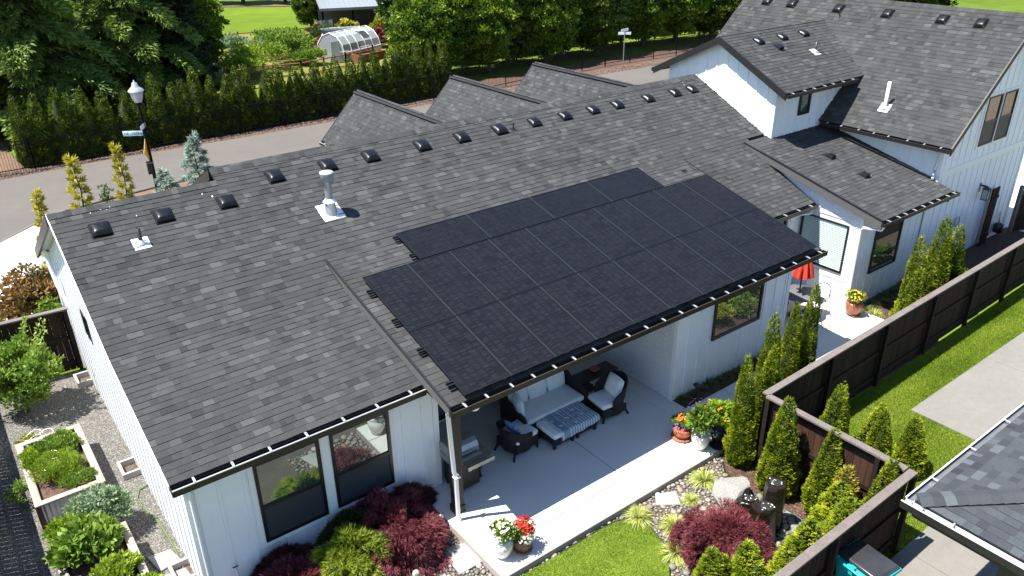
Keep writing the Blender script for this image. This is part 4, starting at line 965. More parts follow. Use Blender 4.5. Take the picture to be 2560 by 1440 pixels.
# throw: draped sheet over the right part with stripes as strips
nx, ny = 44, 30
def drape(u, v):
    x = -.46+1.10*u; y = -.46+.84*v+.05*(u-.5)
    z = .425
    if y < -.33: z -= (-.33-y)*1.3; y = -.345-(-.33-y)*.25
    if x > .66: z -= (x-.66)*1.2
    z += .007*sin(u*21+v*4)*(1 if z > .41 else 1.6)+.005*sin(v*23+u*9)
    return (x, y, z)
Vd = [drape(i/nx, j/ny) for i in range(nx+1) for j in range(ny+1)]; Fb, Fw = [], []
for i in range(nx):
    for j in range(ny):
        q = (i*(ny+1)+j, (i+1)*(ny+1)+j, (i+1)*(ny+1)+j+1, i*(ny+1)+j+1)
        w = (i % 3 == 1 and i > 8) or i < 2
        if w and i > 8 and 8 < j < 26 and (j//3) % 2 == 0 and (i % 6 == 1): w = False
        (Fw if w else Fb).append(q)
th = thing('throw_blanket', 'blue throw with white stripes lying over the ottoman', 'blanket', (8.0, -.33, 0))
o = ob('cloth', MB().add(Vd, Fb, .5, True), 'blanket', th); ob('stripes', MB().add(Vd, Fw, .5, True), 'blanket_w', th)
mb = MB()
for k in range(26):
    p = Vector(drape(.01, (k+.5)/26)); mb.tube([p, p+Vector((-.05, R.uniform(-.01, .01), -.012))], .004, 3, cap=False)
ob('fringe', mb, 'blanket_w', th)['kind'] = 'stuff'
# side table between, round table dark
t = thing('side_table', 'low dark rectangular table behind the right wicker armchair', 'table', (9.66, .62, 0))
ob('top', B(-.60, .62, -.22, .22, .47, .5), 'darkmetal', t)
for sx in (-.55, .55):
    for sy in (-.18, .18): ob('leg', B(sx-.02, sx+.02, sy-.02, sy+.02, 0, .47), 'darkmetal', t)
t = thing('round_table', 'small round dark side table at the sofa right arm', 'table', (9.12, .30, 0))
ob('top', MB().lathe([(.2, .44), (.2, .47)], 20), 'wicker', t); ob('stem', MB().lathe([(.12, 0), (.05, .06), (.05, .44)], 12), 'wicker', t)
t = thing('clay_bowl', 'dark clay bowl on the low rectangular table', 'bowl', (9.72, .66, .5)); ob('bowl', MB().lathe([(.05, 0), (.13, .08), (.12, .09)], 16), 'saucer', t)
# barbecue
t = thing('gas_grill', 'stainless gas grill with a side shelf behind the dark patio post', 'grill', (5.18, -.28, 0), 0)
ob('cabinet', B(-.28, .22, -.30, .25, .12, .72), 'darkmetal', t)
hood = MB(); P_ = [(-.36, -.2+.28*(1-cos(a)), .86+.28*sin(a)) for a in np.linspace(0, pi*.95, 9)]; hood.prism(P_, 0, (.66, 0, 0)); ob('hood', hood, 'steel', t)
ob('firebox', B(-.36, .30, -.28, .26, .72, .86), 'steel', t); ob('hood_handle', MB().tube([(-.26, -.27, .92), (.2, -.27, .92)], .015, 6), 'darkmetal', t)
ob('side_shelf', MB().box(-.20, .42, -.52, -.30, .80, .83), 'steel', t); sh_ = ob('side_shelf', MB().box(.30, .44, -.48, .05, .80, .84).box(-.2, .44, -.54, -.52, .74, .83), 'steel', t)
for x in (-.1, .1): ob('hook', B(x, x+.015, -.56, -.54, .70, .75), 'darkmetal', t)
for (x, y) in ((-.25, -.26), (.40, -.06), (-.25, .2), (.40, .22)):
    ob('leg', MB().tube([(x, y, .08), (x, y, .8)], .015, 6), 'darkmetal', t); w_ = ob('wheel', MB().tube([(x-.015, y, .05), (x+.015, y, .05)], .05, 12), 'darkmetal', t)
# wall lamp under the patio roof edge
t = thing('patio_light', 'white globe light under the patio roof corner', 'light', (4.95, -1.15, 2.52)); ob('globe', MB().lathe([(.01, -.12), (.09, -.07), (.11, 0), (.07, .07), (.03, .1)], 16), 'trim', t); ob('mount', MB().lathe([(.04, .1), (.04, .14)], 10), 'darkmetal', t)
# small patio: table, parasol, chairs
t = thing('patio_table', 'dark metal mesh table with the red parasol through it on the small patio', 'table', (16.84, -.17, 0))
ob('top', MB().lathe([(.02, .71), (.55, .71), (.57, .725), (.55, .74), (.03, .735)], 28, cap=False), 'mesh_table', t)
for a in range(4): ob('leg', MB().tube([(.40*cos(a*pi/2+.4), .40*sin(a*pi/2+.4), .71), (.24*cos(a*pi/2+.4), .24*sin(a*pi/2+.4), .35), (.42*cos(a*pi/2+.4), .42*sin(a*pi/2+.4), 0)], .016, 6), 'darkmetal', t)
t = thing('red_parasol', 'closed red parasol standing in the small patio table', 'parasol', (16.84, -.17, 0))
ob('pole', MB().tube([(0, 0, .03), (0, 0, 2.25)], .022, 8), 'darkmetal', t); ob('base', MB().lathe([(.22, 0), (.22, .04), (.04, .08)], 20), 'darkmetal', t)
Vp = []; n = 32
for (z, r0, am) in [(2.28, .02, .0), (2.15, .07, .15), (1.8, .15, .28), (1.5, .22, .32), (1.28, .26, .34)]:
    for k in range(n): a = 2*pi*k/n; r = r0*(1+am*sin(a*8)); Vp.append((r*cos(a), r*sin(a), z+(.03*sin(a*8) if z < 1.3 else 0)))
Fp = [(i*n+k, i*n+(k+1) % n, (i+1)*n+(k+1) % n, (i+1)*n+k) for i in range(4) for k in range(n)]
ob('canopy', MB().add(Vp, Fp, .5, True), 'redfab', t)
def iron_chair(label, loc, rz):
    t = thing('iron_chair', label, 'chair', loc, rz, 'metal patio chairs')
    ob('seat', MB().lathe([(.01, .43), (.21, .43), (.22, .44), (.21, .45), (.01, .445)], 18, cap=False), 'mesh_table', t)
    arc = [(.30*cos(a), .24*sin(a)-.0, .62+.28*sin(a)) for a in np.linspace(-.35, pi+.35, 16)]
    ob('back_hoop', MB().tube(arc, .013, 6), 'darkmetal', t); mb = MB()
    for i in range(3, 13):
        p = arc[i]; mb.tube([(p[0]*.8, .20, .46), p], .006, 4)
    ob('back_bars', mb, 'darkmetal', t)
    for sx in (-1, 1):
        ob('leg', MB().tube([(sx*.2, -.15, .44), (sx*.26, -.24, 0)], .012, 5), 'darkmetal', t); ob('leg', MB().tube([(sx*.29, -.05, .55), (sx*.22, .15, .4), (sx*.28, .26, 0)], .012, 5), 'darkmetal', t)
iron_chair('dark metal hoop-backed chair on the right of the small patio table', (17.45, -.45, 0), radians(-100))
iron_chair('dark metal chair on the near side of the small patio table', (16.55, -.78, 0), radians(170))
iron_chair('dark metal chair behind the small patio table by the recessed wall', (16.5, .55, 0), radians(20))
# path light, hose, pavers
t = thing('path_light', 'small black path light in the grasses by the shaded wall', 'light', (11.45, -1.12, 0)); ob('stake', MB().tube([(0, 0, 0), (0, 0, .32)], .012, 6), 'darkmetal', t); ob('shade', MB().lathe([(.10, .31), (.02, .38)], 12), 'darkmetal', t)
t = thing('path_light', 'small path light with a pale top beside the red maple and the slab corner', 'light', (4.18, -1.0, -.15)); ob('stake', MB().tube([(0, 0, 0), (0, 0, .34)], .014, 6), 'darkmetal', t); ob('shade', MB().lathe([(.055, .33), (.05, .36), (.01, .38)], 12), 'steel', t)
tag(ob('garden_hose', MB().tube([(.0, 3.95, -.15), (-.2, 3.9, -.165), (-.3, 3.65, -.165), (-.28, 3.3, -.165), (-.18, 2.9, -.165), (-.13, 2.4, -.165), (-.11, 1.8, -.165), (-.13, 1.2, -.165), (-.16, .6, -.165)], .016, 6), 'hose'), 'thin green garden hose lying on the gravel beside the side wall', 'hose')
for i, (pts, lab) in enumerate([([(-.60, 1.80), (-.18, 1.74), (-.10, 1.36), (-.50, 1.28)], 'square pale stepping stone on the gravel by the front planter'), ([(-.55, 1.15), (-.1, 1.10), (-.05, .6), (-.5, .55)], 'square pale stepping stone on the gravel at the bottom edge of the photo')]):
    mb = MB(); mb.prism([(x, y, -.2) for x, y in pts], 0, (0, 0, .055)); tag(bevel(ob('stepping_stone', mb, 'paver'), .008, 1), lab, 'stepping stone')
# fittings on the far right wall
t = thing('wall_lantern', 'black wall lantern on the far right gable wall', 'lantern', (25.6, -.79, 1.95))
ob('bracket', MB().box(-.05, .05, 0, .03, .05, .35).box(-.03, .03, -.22, 0, .25, .30), 'darkmetal', t); ob('lamp_cage', MB().box(-.10, -.08, -.32, -.30, -.15, .2).box(.08, .10, -.32, -.30, -.15, .2).box(-.10, -.08, -.14, -.12, -.15, .2).box(.08, .10, -.14, -.12, -.15, .2).box(-.11, .11, -.33, -.11, -.17, -.15), 'darkmetal', t)
ob('lamp_glass', B(-.078, .078, -.298, -.142, -.15, .18), 'lampglass', t); ob('lamp_cap', MB().lathe([(.16, .2), (.03, .27)], 8, (0, -.22, 0)), 'darkmetal', t)
t = thing('wall_vent', 'round black vent hood on the wall below the right wing gutter', 'vent', (23.0, -.77, 2.38)); ob('plate', MB().tube([(0, 0, 0), (0, -.03, 0)], .14, 16), 'vent', t); ob('duct', MB().tube([(0, -.03, 0), (.02, -.22, -.02)], .08, 14), 'vent', t)
t = thing('open_gate', 'tall narrow dark brown gate leaf standing open against the gable wall', 'gate', (26.35, -.9, -.15)); 
for k in range(4): ob('plank', B(k*.13, k*.13+.125, -.03, 0, 0, 2.1), 'fence', t)
ob('gate_rail', B(0, .52, -.06, -.032, .3, .4), 'rail', t); ob('gate_rail', B(0, .52, -.06, -.032, 1.7, 1.8), 'rail', t)
t = thing('gas_meter', 'grey gas meter with pipes low on the right gable wall', 'meter', (27.6, -.95, .25)); ob('body', MB().lathe([(.03, -.2), (.16, -.15), (.16, .15), (.03, .2)], 14), 'darkmetal', t); ob('pipe', MB().tube([(.0, 0, .2), (.1, .1, .5), (.3, .15, .5), (.35, .15, -.3)], .02, 6), 'steel', t)
t = thing('electric_conduit', 'thin grey conduit running down and along the wing wall', 'conduit', (21.98, -.77, 2.3)); ob('tube', MB().tube([(0, 0, 0), (0, -.02, -1.45), (.05, -.02, -1.5), (1.1, -.02, -1.5)], .014, 5), 'steel', t)
t = thing('hose_reel', 'coil of grey cable hung on the wall behind the rear arborvitae', 'cable coil', (24.4, -.8, 1.25)); ob('coil', MB().tube([(.16*cos(a), -.02, .16*sin(a)) for a in np.linspace(0, 6.2, 16)], .02, 5), 'steel', t)
t = thing('arched_gate', 'arched dark brown garden gate at the far right beyond the wall corner', 'gate', (28.7, -1.0, -.15), radians(-20))
for k in range(12):
    x = k*.14; h = 1.5+.42*sin(pi*(k+.5)/12); ob('plank', B(x, x+.132, -.012, .012, 0, h), 'fence', t)
ob('gate_rail', B(0, 1.68, -.05, -.014, 1.42, 1.5), 'fence_cap', t); ob('gate_rail', B(0, 1.68, -.05, -.014, .4, .48), 'rail', t); ob('gate_post', B(-.12, -.01, -.05, .06, 0, 1.75), 'fence_cap', t)
t = thing('pallet', 'wooden pallet on the pale drive at the far right edge', 'pallet', (33.6, 2.1, -.16), radians(20))
for k in range(5): ob('slat', B(-.6, .6, -.5+k*.22, -.4+k*.22, .11, .13), 'palletwood', t)
for k in range(3): ob('block', B(-.6, .6, -.5+k*.45, -.4+k*.45, 0, .11), 'palletwood', t)
for i, (z, s) in enumerate([(.13, 0), (.55, .03)]):
    tag(ob('cardboard_box', B(-.5, .5, -.4, .4, 0, .41), 'cardboard'), 'plain cardboard box, the %s of two stacked on the pallet' % ['lower', 'upper'][i], 'box'); bb = bpy.data.objects[-1] if False else COL.objects[-1]
    bb.location = (33.6+s, 2.1, -.16+z); bb.rotation_euler.z = radians(20)

# ================================================================== bin
t = thing('wheelie_bin', 'teal wheeled bin with a dark grey lid beside the front fence', 'bin', (8.72, -7.02, -.135), radians(-6)); t.scale = (1.08, 1.08, 1.10)
mb = MB(); mb.add([(-.22, -.26, 0), (.22, -.26, 0), (.22, .24, 0), (-.22, .24, 0), (-.29, -.36, 1.02), (.29, -.36, 1.02), (.29, .34, 1.02), (-.29, .34, 1.02)], [(3, 2, 1, 0), (0, 1, 5, 4), (1, 2, 6, 5), (2, 3, 7, 6), (3, 0, 4, 7), (4, 5, 6, 7)]); bevel(ob('body', mb, 'teal', t), .03)
bevel(ob('rim', MB().box(-.31, .31, -.39, -.34, .99, 1.04).box(-.31, .31, .33, .38, .99, 1.04).box(-.32, -.28, -.38, .37, .99, 1.04).box(.28, .32, -.38, .37, .99, 1.04), 'teal', t), .01)
mb = MB(); mb.add([(-.27, -.38, 1.045), (.31, -.38, 1.045), (.31, .36, 1.045), (-.27, .36, 1.045), (-.25, -.34, 1.10), (.27, -.34, 1.085), (.27, .32, 1.085), (-.25, .32, 1.10)], [(3, 2, 1, 0), (0, 1, 5, 4), (1, 2, 6, 5), (2, 3, 7, 6), (3, 0, 4, 7), (4, 5, 6, 7)]); bevel(ob('lid', mb, 'binlid', t), .02)
ob('handle', MB().tube([(-.30, -.30, 1.06), (-.40, -.30, 1.08), (-.40, .28, 1.08), (-.30, .28, 1.06)], .02, 8), 'teal', t); ob('handle_bracket', B(-.40, -.30, -.04, .04, 1.05, 1.09), 'teal', t)
for y in (-.2, .2): ob('wheel', MB().tube([(-.27, y-.03, .1), (-.27, y+.03, .1)], .10, 14), 'darkmetal', t)

# ================================================================== neighbour roof at the lower right
nh = thing('neighbour_house', 'corner of the neighbouring building with blue-grey hipped shingle roof and white gutter', 'house')
NX, NY, NZ, NS = 8.46, -7.58, 2.82, .24
nr = 26
def nrows(n, sgn, ext): return None
kN = sqrt(1+NS*NS)
# plane facing +y (eave along x, slopes up toward -y)
roof_plane('roof', (0, NY, NZ), (1, 0, 0), Vector((0, -1, NS)), [(NX+i*EXP/kN, 17) for i in range(nr)], 'slope along the lawn side', mname='shingle_blue', parent=nh)
roof_plane('roof', (NX, 0, NZ), (0, 1, 0), Vector((1, 0, NS)), [(-16, NY-i*EXP/kN) for i in range(nr)], 'slope facing the fence', mname='shingle_blue', parent=nh)
flush_shingles(nind=260)
mb = MB(); D = Vector((1, -1, NS)).normalized()
for i in range(26):
    a = Vector((NX, NY, NZ))+D*(i*.155+.05); b = a+D*.175; s1_ = Vector((.12, 0.02, 0)); wA = Vector((.11, .11*0+.09, 0)); up = Vector((0, 0, 1)); tt = R.choice(TONES)
    l, r = Vector((-.11, -.11, -.026)), Vector((.11, .11, -.026)); me = MB().add([a+l+up*.03, a+up*.045, a+r+up*.03, b+l+up*.045, b+up*.06, b+r+up*.045], [(0, 3, 4, 1), (1, 4, 5, 2), (0, 1, 2), (0, 2, 5, 3)], tt)
    ob('ridge_cap', me, 'shingle_blue', nh)
def ngut(a, b, o_, nm):
    a, b, o_ = Vector(a), Vector(b), Vector(o_); up = Vector((0, 0, 1)); g = None
    for (q0, q1, z0, z1, mm, pn) in [(0, .01, -.13, -.02, 'flash', 'gutter'), (.01, .115, -.08, -.06, 'steel', 'gutter_floor'), (.115, .13, -.13, -.01, 'black', 'gutter_face'), (.105, .13, -.01, 0, 'flash', 'gutter_lip')]:
        mb = MB(); mb.prism([a+o_*q0+up*z0, a+o_*q1+up*z0, a+o_*q1+up*z1, a+o_*q0+up*z1], 0, b-a); o = ob(pn, mb, mm, g or nh); g = g or o
    L = (b-a).length; d = (b-a).normalized(); k = int(L/1.1)
    for i in range(k):
        c = a+d*(L*(i+.6)/k); mb = MB(); mb.prism([c-d*.012, c-d*.012+o_*.13, c-d*.012+o_*.13+up*.014, c-d*.012+up*.014], 0, d*.024); ob('bracket', mb, 'alu', g)
ngut((NX-.02, NY+.01, NZ-.01), (17, NY+.01, NZ-.01), (0, 1, 0), 'a'); ngut((NX-.01, NY+.14, NZ-.01), (NX-.01, -16, NZ-.01), (-1, 0, 0), 'b')
ob('fascia', MB().box(NX+.01, 17, NY-.04, NY-.005, NZ-.30, NZ-.03).box(NX+.005, NX+.04, -16, NY-.05, NZ-.30, NZ-.03), 'black', nh)
ob('post', B(NX+.30, NX+.52, NY-1.42, NY-1.2, -.13, NZ-.3), 'black', nh); ob('post', B(NX+2.6, NX+2.8, NY-1.42, NY-1.2, -.13, NZ-.1), 'black', nh)
ob('beam', B(NX+.18, NX+.5, -15, NY-.85, NZ-.33, NZ-.12), 'black', nh)

# ================================================================== foliage generators (numpy)
def nrm(a): return a/np.maximum(np.linalg.norm(a, axis=-1, keepdims=True), 1e-9)
def leaf_quads(P, D, L, Wd, r, S=None):
    """diamond leaves: base P, direction D (unit), length L, width Wd"""
    n = len(P); D = nrm(D)
    if S is None: S = nrm(np.cross(D, r.normal(size=(n, 3))))
    L = np.broadcast_to(L, (n,))[:, None]; Wd = np.broadcast_to(Wd, (n,))[:, None]
    V = np.stack([P, P+D*L*.45+S*Wd*.5, P+D*L, P+D*L*.45-S*Wd*.5], 1).reshape(-1, 3)
    return V, np.arange(4*n).reshape(n, 4)
def join(parts):
    V, F, T = [], [], []; k = 0
    for v, f, t in parts: V.append(v); F.append(f+k); T.append(t); k += len(v)
    return np.concatenate(V), np.concatenate(F), np.clip(np.concatenate(T), 0, 1)
def crown_mesh(name, parts, m):
    V, F, T = join(parts); me = fast_mesh(name, V, F, T); me.materials.append(M[m]); return me
def prof_arb(t): return np.minimum(1, (1-t)**.60*1.06)*np.minimum(1, .70+t*2.4)
def arb_mesh(h, rad, n, seed, m='arb', size=1.0):
    r = np.random.default_rng(seed); K = 130
    ct = 1-np.sqrt(r.random(K)); ca = r.uniform(0, 2*pi, K); cr = r.normal(0, .07, K); cT = r.normal(0, .16, K)
    lean = r.normal(0, .03, 2)
    t = 1-np.sqrt(r.random(n)*.995); a = r.uniform(0, 2*pi, n)
    d2 = ((t[:, None]-ct)*2.6)**2+(np.angle(np.exp(1j*(a[:, None]-ca)))*.55)**2*np.maximum(.15, (1-t))[:, None]; k = d2.argmin(1); q = np.sqrt(d2.min(1))
    bulge = 1+cr[k]+.12*np.exp(-(q/.11)**2)-.05
    R_ = rad*prof_arb(t)*bulge*r.uniform(.88, 1.04, n)+.01
    P = np.c_[R_*np.cos(a)+lean[0]*t*h, R_*np.sin(a)+lean[1]*t*h, t*h*1.0+r.normal(0, .01, n)*h*.5]
    out = np.c_[np.cos(a), np.sin(a), np.zeros(n)]; parts = []
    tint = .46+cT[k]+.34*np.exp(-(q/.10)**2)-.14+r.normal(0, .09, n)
    base = out*.75+np.array([0, 0, .75])+r.normal(0, .28, (n, 3))
    tang = np.c_[-np.sin(a), np.cos(a), np.zeros(n)]
    for s in (-.55, -.2, .2, .55):
        v, f = leaf_quads(P-out*.02, base+tang*s+r.normal(0, .15, (n, 3)), size*.085*r.uniform(.7, 1.35, n), size*.026, r); parts.append((v, f, tint+r.normal(0, .07, n)))
    return crown_mesh('crown', parts, m)
def core_mesh(h, rad, sc_=.66, m='core'):  # solid core added inside a crown to block light and see-through
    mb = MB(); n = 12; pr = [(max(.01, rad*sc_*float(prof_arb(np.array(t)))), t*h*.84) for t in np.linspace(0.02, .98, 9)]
    mb.lathe(pr, n); me = mb.mesh('opaque_core'); me.materials.append(M[m]); return me
def trunk_mesh(h, r0, r1, seed=0, m='bark', bend=.05):
    r = np.random.default_rng(seed); pts = [(r.normal(0, bend)*i/4, r.normal(0, bend)*i/4, h*i/5) for i in range(6)]
    me = MB().tube(pts, r0, 9, r1).mesh('trunk'); me.materials.append(M[m]); return me
def tree(name, label, cat, loc, parts, rz=0, group=None, scale=1):
    t = thing(name, label, cat, loc, rz, group); t.scale = (scale,)*3 if not isinstance(scale, tuple) else scale
    for nm, me in parts: ob(nm, me, None, t)
    return t
def blob_crown(cen, rad, K, n, leaf, seed, m, up=.35, wl=.55, shell=.75, tvar=.13, cr=(.22, .38), full=False):
    """leafy crown: K clumps on an ellipsoid, n leaves in each"""
    r = np.random.default_rng(seed); u = nrm(r.normal(size=(K, 3)))
    if not full: u[:, 2] = np.where(u[:, 2] < -.35, -u[:, 2]*.6, u[:, 2])
    C = np.array(cen)+u*np.array(rad)*r.uniform(shell-.25, shell+.1, (K, 1)); rc = np.mean(rad)*r.uniform(cr[0], cr[1], K)
    k = np.repeat(np.arange(K), n); v = nrm(r.normal(size=(K*n, 3))); v[:, 2] = np.abs(v[:, 2])*.9+v[:, 2]*.1
    P = C[k]+v*rc[k, None]*np.array([1, 1, .75])*r.uniform(.55, 1.08, (K*n, 1)); D = v*.7+r.normal(0, .5, (K*n, 3))+[0, 0, up]
    T = .46+r.normal(0, tvar, K)[k]+.18*v[:, 2]*0+r.normal(0, .14, K*n)
    V, F = leaf_quads(P, D, leaf*r.uniform(.7, 1.3, K*n), leaf*wl, r); return (V, F, T)
def mound_mesh(name, R0, h, n, seed, m, L=.1, Wd=.012, droop=.8, blades=5, lump=.18):
    r = np.random.default_rng(seed); K = 46; cu = nrm(r.normal(size=(K, 3))); cu[:, 2] = abs(cu[:, 2]); cT = r.normal(0, .15, K); cR = r.normal(0, lump*.5, K)
    u = nrm(r.normal(size=(n, 3))); u[:, 2] = abs(u[:, 2]); d = u@cu.T; k = d.argmax(1); q = d.max(1)
    rr = (1+cR[k]+lump*(q-.93)*4)*r.uniform(.82, 1.03, n); P = u*np.array([R0, R0, h])*rr[:, None]; P[:, 2] *= .92
    out = nrm(u*np.array([1, 1, .35])); base = out*.7-np.array([0, 0, droop])*(1-u[:, 2:])*1.0+r.normal(0, .25, (n, 3)); S = nrm(np.cross(base, r.normal(size=(n, 3))))
    parts = []; tint = .42+cT[k]+r.normal(0, .1, n)+1.1*(q-.93)
    for i in range(blades):
        f_ = (i-(blades-1)/2)/blades*1.6; v, f = leaf_quads(P, nrm(base)+S*f_+r.normal(0, .05, (n, 3)), L*r.uniform(.7, 1.3, n), Wd, r); parts.append((v, f, tint+r.normal(0, .08, n)))
    return crown_mesh(name, parts, m)
def half_core(R0, h, m='core', s=.78):  # solid dome added inside a mound to block light
    V = IV2.copy(); V[:, 2] = np.maximum(V[:, 2], -.05); me = fast_mesh('opaque_core', V*np.array([R0*s, R0*s, h*s]), IF2, np.full(len(IF2), .4), True); me.materials.append(M[m]); return me
def clump_mesh(n, L, Wd, seed, m, spread=1.0):
    r = np.random.default_rng(seed); a = r.uniform(0, 2*pi, n); el = r.uniform(.15, 1, n)**.7; l = L*r.uniform(.6, 1.15, n); V, F, T = [], [], []
    o = np.c_[np.cos(a), np.sin(a), np.zeros(n)]; s = np.c_[-np.sin(a), np.cos(a), np.zeros(n)]; b = o*.04*r.random((n, 1))
    pts = []
    for q in (0, .35, .7, 1.0):
        z = l*(q*(1.1-.4*el)-el*q*q*.85)*.9; x = l*el*q*spread; pts.append(b+o*x[:, None]+np.c_[np.zeros(n), np.zeros(n), np.maximum(z, .01)])
    w = [Wd, Wd, Wd*.8, Wd*.1]; Q = []
    for i in range(4): Q += [pts[i]-s*w[i]/2, pts[i]+s*w[i]/2]
    V = np.stack(Q, 1).reshape(-1, 3); f = np.array([(0, 1, 3, 2), (2, 3, 5, 4), (4, 5, 7, 6)]); F = (f[None]+np.arange(n)[:, None, None]*8).reshape(-1, 4)
    me = fast_mesh('blades', V, F, np.clip(np.repeat(r.normal(.5, .22, n), 3), 0, 1)); me.materials.append(M[m]); return me
def tier_mesh(h, R0, nb, seed, m, L=.10, droop=-.05, per=60, lat=.28, top=.02, Wd=.02, upc=.3):
    """layered conifer: whorled branches with side sprays"""
    r = np.random.default_rng(seed); P, D, T = [], [], []; tw = MB()
    for b in range(nb):
        t = (b+.5)/nb; z = h*(.06+.93*t); a = b*2.399+r.normal(0, .2); l = (R0*(1-t)**.85+top)*r.uniform(.75, 1.12)
        q = np.sqrt(r.random(per)); side = r.uniform(-1, 1, per)*lat*l*(1-q*.75); o = np.array([cos(a), sin(a), 0]); s = np.array([-sin(a), cos(a), 0])
        zz = z+upc*l*q*(1-.9*q)*1.0+droop*l*q*q+r.normal(0, .012, per)*h*.15
        P.append(o*(q*l)[:, None]+s*side[:, None]+np.c_[np.zeros(per), np.zeros(per), zz]); D.append(o*.8+s*np.sign(side)[:, None]*.5+r.normal(0, .25, (per, 3))+[0, 0, droop*1.5+.15]); T.append(np.full(per, .45+r.normal(0, .1))+.25*(q-.5)+r.normal(0, .12, per))
        if b % 2 == 0: tw.tube([(0, 0, z), tuple(o*l*.7+np.array([0, 0, z+upc*l*.25]))], .012*h*.3, 4, .002, cap=False)
    P, D, T = map(np.concatenate, (P, D, T)); parts = []
    for k in range(3):
        v, f = leaf_quads(P, D+r.normal(0, .3, D.shape), L*r.uniform(.6, 1.3, len(P)), Wd, r); parts.append((v, f, T+r.normal(0, .08, len(P))))
    me2 = tw.mesh('branches'); me2.materials.append(M['bark']); return crown_mesh('foliage', parts, m), me2
def top_of(px, py, X, Y):
    """height at ground position X,Y under the pixel row py (2560x1440 photo)"""
    d = _f+_r*(px-1280)/FPX-_u*(py-720)/FPX; dh = d[:2]; q = ((np.array([X, Y])-np.array(CAM[:2]))@dh)/(dh@dh); return CAM[2]+q*d[2]

# ================================================================== arborvitae by the fences
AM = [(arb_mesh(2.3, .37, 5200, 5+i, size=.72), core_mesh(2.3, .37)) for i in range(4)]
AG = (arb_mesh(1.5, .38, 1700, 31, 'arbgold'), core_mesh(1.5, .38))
TRK = trunk_mesh(.5, .05, .04)
def arb(loc, h, label, i, wscale=1.0, group='arborvitae trees in the garden', gold=False):
    c, k = AG if gold else AM[i % 4]; s = h/(1.5 if gold else 2.3)
    return tree('arborvitae', label, 'tree', loc, [('crown', c), ('opaque_core', k), ('trunk', TRK)], R.uniform(0, 6), group, (s*wscale, s*wscale, s))
def arbp(px_b, px_t, label, i, ws=1.0, z=-.15, y=None, gold=False, base=None):
    """place so that the base is at base (x,y) and the tip at pixel px_t"""
    X, Y = base; h = top_of(px_t[0], px_t[1], X, Y)-z; return arb((X, Y, z), h, label, i, ws*2.3/max(h, .3)*1.0 if False else ws, gold=gold)
ARB = [((10.35, -3.28), (1893, 905), 'tall slim arborvitae left of the fence return, nearest the flower pots', .82),
       ((10.20, -4.32), (1985, 1000), 'tall arborvitae standing in front of the middle of the brown fence return', 1.05),
       ((10.42, -5.22), (2085, 1085), 'arborvitae in front of the brown fence return, next to the golden one', .95),
       ((10.0, -5.75), (2052, 1190), 'green arborvitae between the standing stones and the front fence', 1.15),
       ((10.35, -6.25), (2177, 1130), 'slender arborvitae in the corner of the two fences', .8),
       ((9.3, -6.25), (2060, 1240), 'broad green arborvitae leaning over the front fence', 1.3),
       ((8.15, -6.1), (1955, 1285), 'arborvitae right of the red maple beside the front fence', 1.25),
       ((8.75, -6.3), (2010, 1330), 'low arborvitae at the foot of the front fence behind the standing stones', 1.2),
       ((7.1, -6.0), (1875, 1380), 'arborvitae at the bottom edge right of the red maple', 1.2),
       ((6.6, -5.55), (1790, 1385), 'small pair-tipped arborvitae in front of the red maple, left one', 1.0),
       ((6.95, -5.62), (1822, 1395), 'small arborvitae in front of the red maple, right one', .8),
       ((11.55, -4.55), (2005, 945), 'arborvitae on the lawn just beyond the fence return, nearest the long fence', 1.0),
       ((12.05, -5.1), (2140, 995), 'arborvitae on the lawn behind the fence return with a neighbour at its left', .95),
       ((11.75, -5.5), (2095, 1005), 'arborvitae on the lawn behind the fence return, left one of the middle pair', .9),
       ((12.95, -5.65), (2235, 1040), 'small conical arborvitae alone on the side lawn near the concrete', .95),
       (-2.85, (1945, 785), 'arborvitae along the long fence, tallest and leftmost of the four by the small patio', .85),
       (-2.95, (1922, 868), 'low arborvitae along the long fence, just in front of the leftmost of the four', .8),
       (-2.75, (1996, 768), 'arborvitae along the long fence, between its two taller neighbours by the small patio', .85),
       (-2.75, (2038, 712), 'pointed arborvitae along the long fence, in front of the iron chairs', .85),
       (-2.95, (1903, 925), 'narrow arborvitae along the long fence above the fence return corner', .7),
       (-2.6, (2318, 603), 'arborvitae behind the long fence at the right, left tip', 1.05),
       (-2.5, (2375, 550), 'tallest arborvitae behind the long fence at the right', 1.2),
       (-2.6, (2408, 566), 'arborvitae behind the long fence at the right, right tip', 1.1),
       (-2.7, (2296, 668), 'low arborvitae behind the long fence at the right, left of the tall ones', 1.0)]
def on_y(px, py, Y):
    d = _f+_r*(px-1280)/FPX-_u*(py-720)/FPX; q = (Y-CAM[1])/d[1]; return CAM[0]+q*d[0], CAM[2]+q*d[2]
for i, (b, tp, lab, ws) in enumerate(ARB):
    if not isinstance(b, tuple): q_ = on_y(tp[0], tp[1], b); b = (q_[0], b)
    h = max(1.0, min(3.6, top_of(tp[0], tp[1], *b)+.19)); s = h/2.25; c, k = AM[i % 4]
    tree('arborvitae', lab, 'tree', (b[0], b[1], -.15), [('crown', c), ('opaque_core', k), ('trunk', TRK)], R.uniform(0, 6), 'arborvitae trees in the garden', (ws, ws, s))
h = top_of(2110, 1180, 10.1, -5.9)+.15
tree('golden_arborvitae', 'yellowish bronze-green arborvitae among the green ones by the front fence', 'tree', (10.22, -5.72, -.15), [('crown', AG[0]), ('opaque_core', AG[1]), ('trunk', TRK)], 1, None, (.9, .9, h/1.5))

